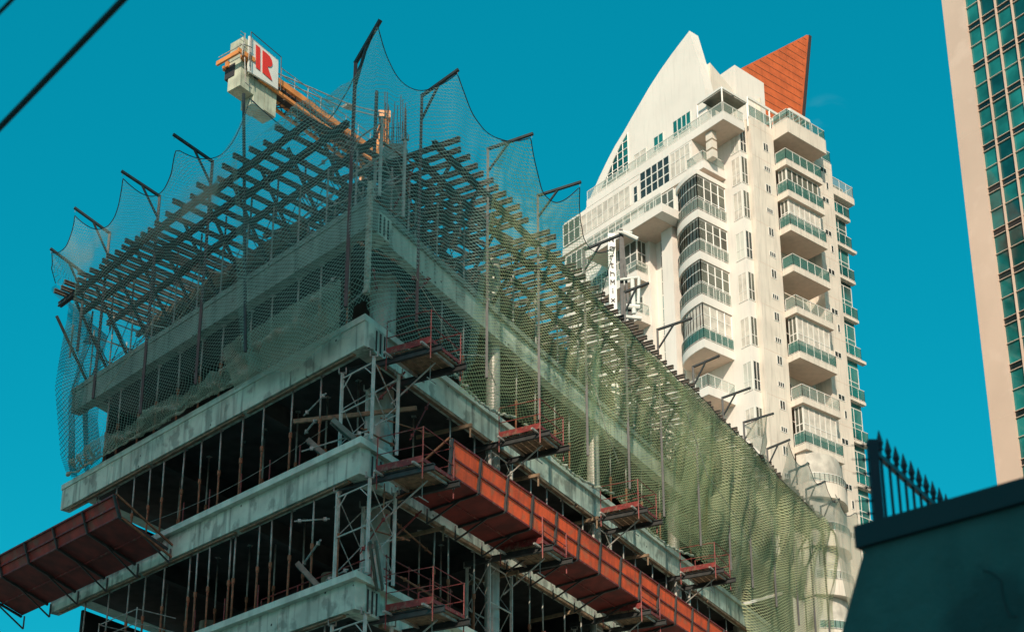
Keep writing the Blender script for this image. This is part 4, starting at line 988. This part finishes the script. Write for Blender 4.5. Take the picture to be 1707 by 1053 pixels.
window('b', -2.84, 8.5, 8.9, 63.15, 64.5, 1, 2, 'gdark', .06, 'narrow_window', d=.04)
window('b', -2.84, 9.3, 16.4, 63.2, 64.9, 12, 2, 'curtain', .05, 'ribbon_window', d=.04)
window('b', -2.84, 9.3, 16.4, 60.5, 62.2, 12, 2, 'gmid', .05, 'ribbon_window', d=.04)
window('b', -2.84, 4.9, 7.9, 60.3, 62.35, 5, 2, 'gmid', .08, 'wide_window', d=.06, split=.55)
window('b', -2.84, 8.3, 9.0, 60.7, 61.6, 1, 1, 'gdark', .05, 'narrow_window', d=.04)
for z in (64.95, 63.16, 62.3, 60.2): part('shadow_joint', 'soff2', (-2.845, -2.82, 3.05 if z > 62.5 else 4.5, 16.55, z, z + .03))
for k, z in enumerate([57.6, 54.3, 51.0, 47.7, 44.4]):
    part('band_slab', 'white', (-2.95, -2.753, 11.4, 16.7, z - .9, z - .3))
    window('b', -2.76, 11.5, 16.3, z, z + 1.5, 9, 2, ['gmid', 'curtain'][k % 2], .06, 'ribbon_window', d=.04)
# AC units at the ribbon end
for z in (63.2, 63.95, 64.7): part('air_conditioner', 'white2', (-2.6, -2.12, 1.3, 1.88, z, z + .6))
# glass box at the far left end
window('b', -3.0, 14.6, 16.5, 63.1, 65.0, 3, 2, 'gmid', .07, 'end_glazing', d=.05)
# sail wall
SW = [(1.87, 66.0), (1.87, 67.1), (2.0, 69.4), (2.45, 71.9), (3.2, 75.05), (3.35, 74.98), (4.1, 74.62), (5.0, 74.19), (6.22, 73.52), (7.46, 72.70), (8.47, 71.90), (9.49, 71.09), (10.3, 70.4), (11.28, 69.7), (12.1, 68.95), (13.1, 67.9), (13.95, 66.9), (14.7, 65.9), (15.3, 64.95), (15.3, 64.91), (2, 64.91)]
SW = [p for p in SW if p[1] >= 66.01 or p[0] > 13.9]
SW = [(1.87, 66.01)] + SW + [(14.01, 64.95), (13.99, 66.01)]
MB().prism([T(-2.3, b, z) for b, z in SW], tR * .9).build('sail_wall', 'white', tw)
# windows in the sail
def poly_window(pts, cols, rows, pane, name='sail_window'):
    b0 = min(p[0] for p in pts); b1 = max(p[0] for p in pts); z0 = min(p[1] for p in pts); z1 = max(p[1] for p in pts)
    m = MB(); g = MB(); g.prism([T(-2.335, b, z) for b, z in pts], tR * .03)
    for (p, q) in zip(pts, pts[1:] + pts[:1]): m.bar(T(-2.36, *p), T(-2.36, *q), .07, .07)
    def inside(z, b):
        # curve height at b
        hs = sorted([p for p in pts[:-1] if True]); up = pts[:-1]
        for (p, q) in zip(up[:-1], up[1:]):
            if min(p[0], q[0]) <= b <= max(p[0], q[0]): return p[1] + (q[1] - p[1]) * (b - p[0]) / (q[0] - p[0] + 1e-9)
        return z1
    for k in range(1, cols): b = b0 + (b1 - b0) * k / cols; m.bar(T(-2.36, b, z0), T(-2.36, b, inside(0, b)), .06, .06, (0, 1, 0))
    for k in range(1, rows):
        z = z0 + (z1 - z0) * k / rows; bb = b0
        while bb < b1 and inside(0, bb) > z: bb += .05
        m.bar(T(-2.362, b0, z), T(-2.362, bb, z), .06, .06)
    o = m.build(name, 'frame', tw); g.build('pane', pane, o)
poly_window([(9.85, 70.0), (10.66, 69.35), (11.45, 68.45), (12.1, 67.6), (12.75, 66.85), (9.85, 66.85)], 5, 5, 'gteal')
window('b', -2.301, 3.45, 5.22, 66.95, 68.3, 4, 1, 'gteal', .07, 'sail_window', d=.05)
window('b', -2.301, 6.22, 7.2, 66.9, 68.05, 2, 1, 'gteal', .07, 'sail_window', d=.05)
window('b', -2.301, 8.0, 9.3, 66.6, 67.7, 2, 1, 'curtain', .07, 'sail_window', d=.05)
# return wall behind the sail, penthouse, fin
MB().prism([T(-1.39, 2.2, 66.9), T(1.0, 2.2, 66.9), T(.9, 2.2, 70.9), T(-1.0, 2.2, 71.9), T(-1.39, 2.2, 72.1)], tL * 3.5).build('stair_head', 'white2', tw)
MB().prism([T(1.05, 2.0, 66.9), T(4.2, 2.0, 66.9), T(4.2, 2.0, 72.95), T(1.05, 2.0, 73.0)], tL * 3.0).build('penthouse', 'white', tw)
m = MB().prism([T(3.25, 1.62, 67.3), T(3.45, 1.62, 68.3), T(3.3, 1.62, 71.0), T(3.12, 1.62, 70.9)], tL * .36); m.build('scoop_duct', 'white2', tw)
fin = MB().prism([T(3.2, 3.1, 70.5), T(9.15, 3.1, 69.9), T(11.5, 3.1, 81.7), T(11.25, 3.1, 81.65), T(3.2, 3.1, 74.5)], tL * .5).build('orange_fin', 'orange', tw)
m = MB()
for q in range(17):
    z = 69.9 + q * .7; xr = 9.15 + (z - 69.9) * (11.4 - 9.15) / 11.8; xl = 3.2 if z < 74.4 else 3.2 + (z - 74.5) * (11.25 - 3.2) / 7.15
    if xr - xl > .3: MB().bar(T(xl + .15, 3.09, z), T(xr - .15, 3.09, z + .25 * (1 - q / 17)), .02, .03).build('board_joint', 'rust', fin)
MB().prism([T(9.15, 3.05, 69.9), T(9.5, 3.05, 69.9), T(11.78, 3.05, 81.75), T(11.48, 3.05, 81.75)], tL * .62).build('fin_edge', 'dark', fin)
# roof terrace glass and pergola
pg = MB()
for (a, b) in ((-2.75, .05), (-.2, .05), (-.2, 1.6), (-2.75, 2.4)): pg.bar(T(a, b, 66.0), T(a, b, 68.0), .1, .1, (0, 1, 0))
for (p, q) in (((-2.75, .05), (-.2, .05)), ((-2.75, .05), (-2.75, 2.4)), ((-.2, .05), (-.2, 1.6)), ((-1.5, .05), (-1.5, 2.0))): pg.bar(T(*p, 68.02), T(*q, 68.02), .12, .16)
po = pg.build('pergola', 'frame', tw); tbox(MB(), -2.7, -.25, .1, 1.9, 67.86, 67.9).build('pergola_roof', 'gmid', po)
railing([(-.2, .03), (2.4, .03)], TOP - .02, 1.0, 'ggreen', tw)
o = MB()
for (a, b) in ((-.1, .05), (2.2, .05), (3.3, -.9), (5.5, -.9)): o.bar(T(a, b, 66.88 if b > 0 else 67.14), T(a, b, 68.5), .1, .1, (0, 1, 0))
for (p, q) in (((-.1, .05), (2.2, .05)), ((3.3, -.9), (5.5, -.9)), ((3.3, -.9), (3.3, 1.2)), ((5.5, -.9), (5.5, 1.2)), ((2.2, .05), (3.3, .05))): o.bar(T(*p, 68.52), T(*q, 68.52), .12, .2)
for q in range(6): o.bar(T(3.4 + q * .4, -.85, 68.5), T(3.4 + q * .4, 1.1, 68.5), .05, .1)
o.build('pergola', 'frame', tw)
part('parapet', 'white2', (2.4, 6.88, 1.2, 1.34, 66.8, 68.3))

# ---------------------------------------------------------------- pink stone office block with glass wall
PK = Vector((34.67, 98, 0)); pd = D(-36.7); pn_ = Vector((-pd.y, pd.x, 0))
if pn_.y > 0: pn_ = -pn_
pb = thing('pink_office_block', 'office block with a plain pink stone edge and green glass curtain wall', 'office building', PK)
def Q(u, o, z): p = PK - pd * u + pn_ * o; p.z = z; return p      # u grows towards the right of the picture
MB().obox(Q(0, 0, 0), -pd * 2.0, -pn_ * 24, V(0, 0, 104)).build('stone_edge', 'pink', pb)
m = MB()
for z in range(8, 104, 8): m.obox(Q(.0, .004, z), -pd * 2.0, -pn_ * .02, V(0, 0, .03))
m.build('stone_joint', 'soff2', pb)
MB().obox(Q(2.001, -.25, 0), -pd * 26, -pn_ * 23, V(0, 0, 103)).build('glass_wall', 'gteal', pb)
m = MB()
for k in range(28): m.obox(Q(2.001, -.22, 3.0 + k * 3.72), -pd * 26, -pn_ * .02, V(0, 0, .50))
m.build('spandrel_band', 'gband', pb)
for k in range(19): MB().obox(Q(3.2 + k * 1.38, -.0, 0), -pd * .07, -pn_ * .24, V(0, 0, 103)).build('mullion', 'pink', pb)
m = MB()
for k in range(28):
    for dz in (0, .52, 2.2): m.obox(Q(2.001, -.12, 3.0 + k * 3.72 + dz - .03), -pd * 26, -pn_ * .09, V(0, 0, .035))
m.build('transom', 'soff2', pb)
gdeep = glass('deep_teal_glass', (.006, .085, .09), vs=.5)
random.seed(3)
for k in range(28):
    for j in range(18):
        if random.random() < .45:
            g2 = MB().obox(Q(3.3 + j * 1.38 - 1.38 * (1 if j else 0) + .02, -.235, 3.0 + k * 3.72 + .56), -pd * 1.2, -pn_ * .01, V(0, 0, 1.55 if random.random() < .6 else 3.1))
            if k > 10 and j < 4: g2.build('tinted_pane', gdeep, pb)

# ---------------------------------------------------------------- foreground wall, fence and wires
WP = Vector((1.752, 7.0, 0)); wd_ = D(-46.3); wn_ = Vector((-wd_.y, wd_.x, 0))
if wn_.y > 0: wn_ = -wn_
def Wq(u, o, z): p = WP - wd_ * u + wn_ * o; p.z = z; return p
wt = thing('boundary_wall', 'dark plastered boundary wall with black coping and a flared foot', 'wall', Wq(0, 0, 0))
prof = [(0, 4.32), (.0, 4.30), (-.085, 4.10), (-.165, 3.9), (-.30, 3.4), (-.42, 2.6), (-.5, 0), (6, 0), (6, 4.32)]
MB().prism([Wq(u, -.03, z) for u, z in prof], -wn_ * .22).build('wall_face', 'wall', wt)
MB().obox(Wq(-.03, .0, 4.322), -wd_ * 6.03, -wn_ * .30, V(0, 0, .118)).build('coping', 'cap', wt)
m = MB(); pts = [Wq(.62, -.028, 4.05), Wq(.66, -.028, 4.03), Wq(.70, -.028, 3.98), Wq(.70, -.028, 3.9), Wq(.72, -.028, 3.8), Wq(.76, -.028, 3.79)]
m.path(pts, .004, 4); m.build('crack', 'dark', wt)
FP = Vector((2.12, 8.0, 0)); fd = D(31)
ft = thing('spiked_fence', 'black iron fence with spear points behind the dark wall', 'fence', FP)
def Fq(u, o, z): p = FP + fd * u + Vector((fd.y, -fd.x, 0)) * o; p.z = z; return p
MB().bar(Fq(0, 0, 3.2), Fq(0, 0, 5.36), .055, .055, (0, 1, 0)).build('post', 'iron', ft)
MB().bar(Fq(0, 0, 5.30), Fq(4.0, 0, 5.62), .028, .028).build('top_rail', 'iron', ft)
MB().bar(Fq(0, 0, 3.9), Fq(4.0, 0, 4.2), .028, .028).build('bottom_rail', 'iron', ft)
for k in range(24):
    u = .16 + k * .165; zt = 5.30 + .08 * u; m = MB(); m.tube(Fq(u, 0, 3.7), Fq(u, 0, zt + .06), .009, 6)
    c = Fq(u, 0, zt + .06); m.tube(c, c + V(0, 0, .035), .012, 6, .022); m.tube(c + V(0, 0, .035), c + V(0, 0, .12), .022, 6, .002); m.tube(c + V(0, 0, -.01), c + V(0, 0, .0), .018, 6)
    m.build('picket', 'iron', ft)
for z in (5.33, 5.24, 5.15, 5.06, 4.98, 4.90, 4.83):
    m = MB(); a = Fq(0, 0, z); b = a + V(-.13, .0, random.uniform(-.005, .005)); m.tube(a, b, .007, 6, .002); m.tube(a + V(-.05, 0, 0), a + V(-.06, 0, 0), .014, 6); m.build('barb', 'iron', ft)
for k, (a, b, r, lab) in enumerate([((-2.677, 6.567, 6.5), (-1.798, 5.614, 6.5), .017, 'thick black overhead cable crossing the sky, the longer one'), ((-2.443, 5.813, 6.6), (-2.36, 5.731, 6.6), .010, 'thin black overhead cable at the very edge of the sky')]):
    a, b = Vector(a), Vector(b); d = (b - a).normalized(); pts = [a + d * x + V(0, 0, .0006 * x * x) for x in range(-24, 25)]
    tag(MB().path(pts, r, 8).build('overhead_cable', 'rubber'), lab, 'cable', 'overhead cables')

# ---------------------------------------------------------------- unseen shade-casting blocks behind the camera
def cq(c, dist):                        # plan point from across / toward-sun distances
    h = Vector((math.sin(R_(SUN_AZ)), math.cos(R_(SUN_AZ)), 0)); p = Vector((-h.y, h.x, 0)); return h * dist + p * c, h, p
def shade_building(name, label, c0, c1, dist, dep, hgt):
    a, h, p = cq(c0, dist); t = thing(name, label, 'building', a)
    MB().obox(a, p * (c1 - c0), h * dep, V(0, 0, hgt)).build('wall', 'plaster', t)
    m = MB(); n = int((c1 - c0) / 3.2); fl = int(hgt / 3.3)
    for i in range(fl):
        for j in range(n): m.obox(a + p * (j * 3.2 + .9) + V(0, 0, i * 3.3 + 1.0) - h * .03, p * 1.5, h * .02, V(0, 0, 1.5))
    w_ = m.build('window_grid', 'gdark', t)
    MB().obox(a - h * .2 - p * .2 + V(0, 0, hgt), p * (c1 - c0 + .4), h * (dep + .4), V(0, 0, .6)).build('roof', 'soff2', t)
    return t
shade_building('shading_tower', 'tall unseen plastered tower behind the viewer, shaped to shade the unfinished building', -40, -5.7, 150, 30, 138.4)  # unseen tower, sized and placed so its shadow covers the left face
shade_building('shading_block', 'lower unseen plastered block behind the viewer, added to shade the near wall', -4.5, 14, 16, 12, 22)  # unseen block, added so the near wall falls in shade
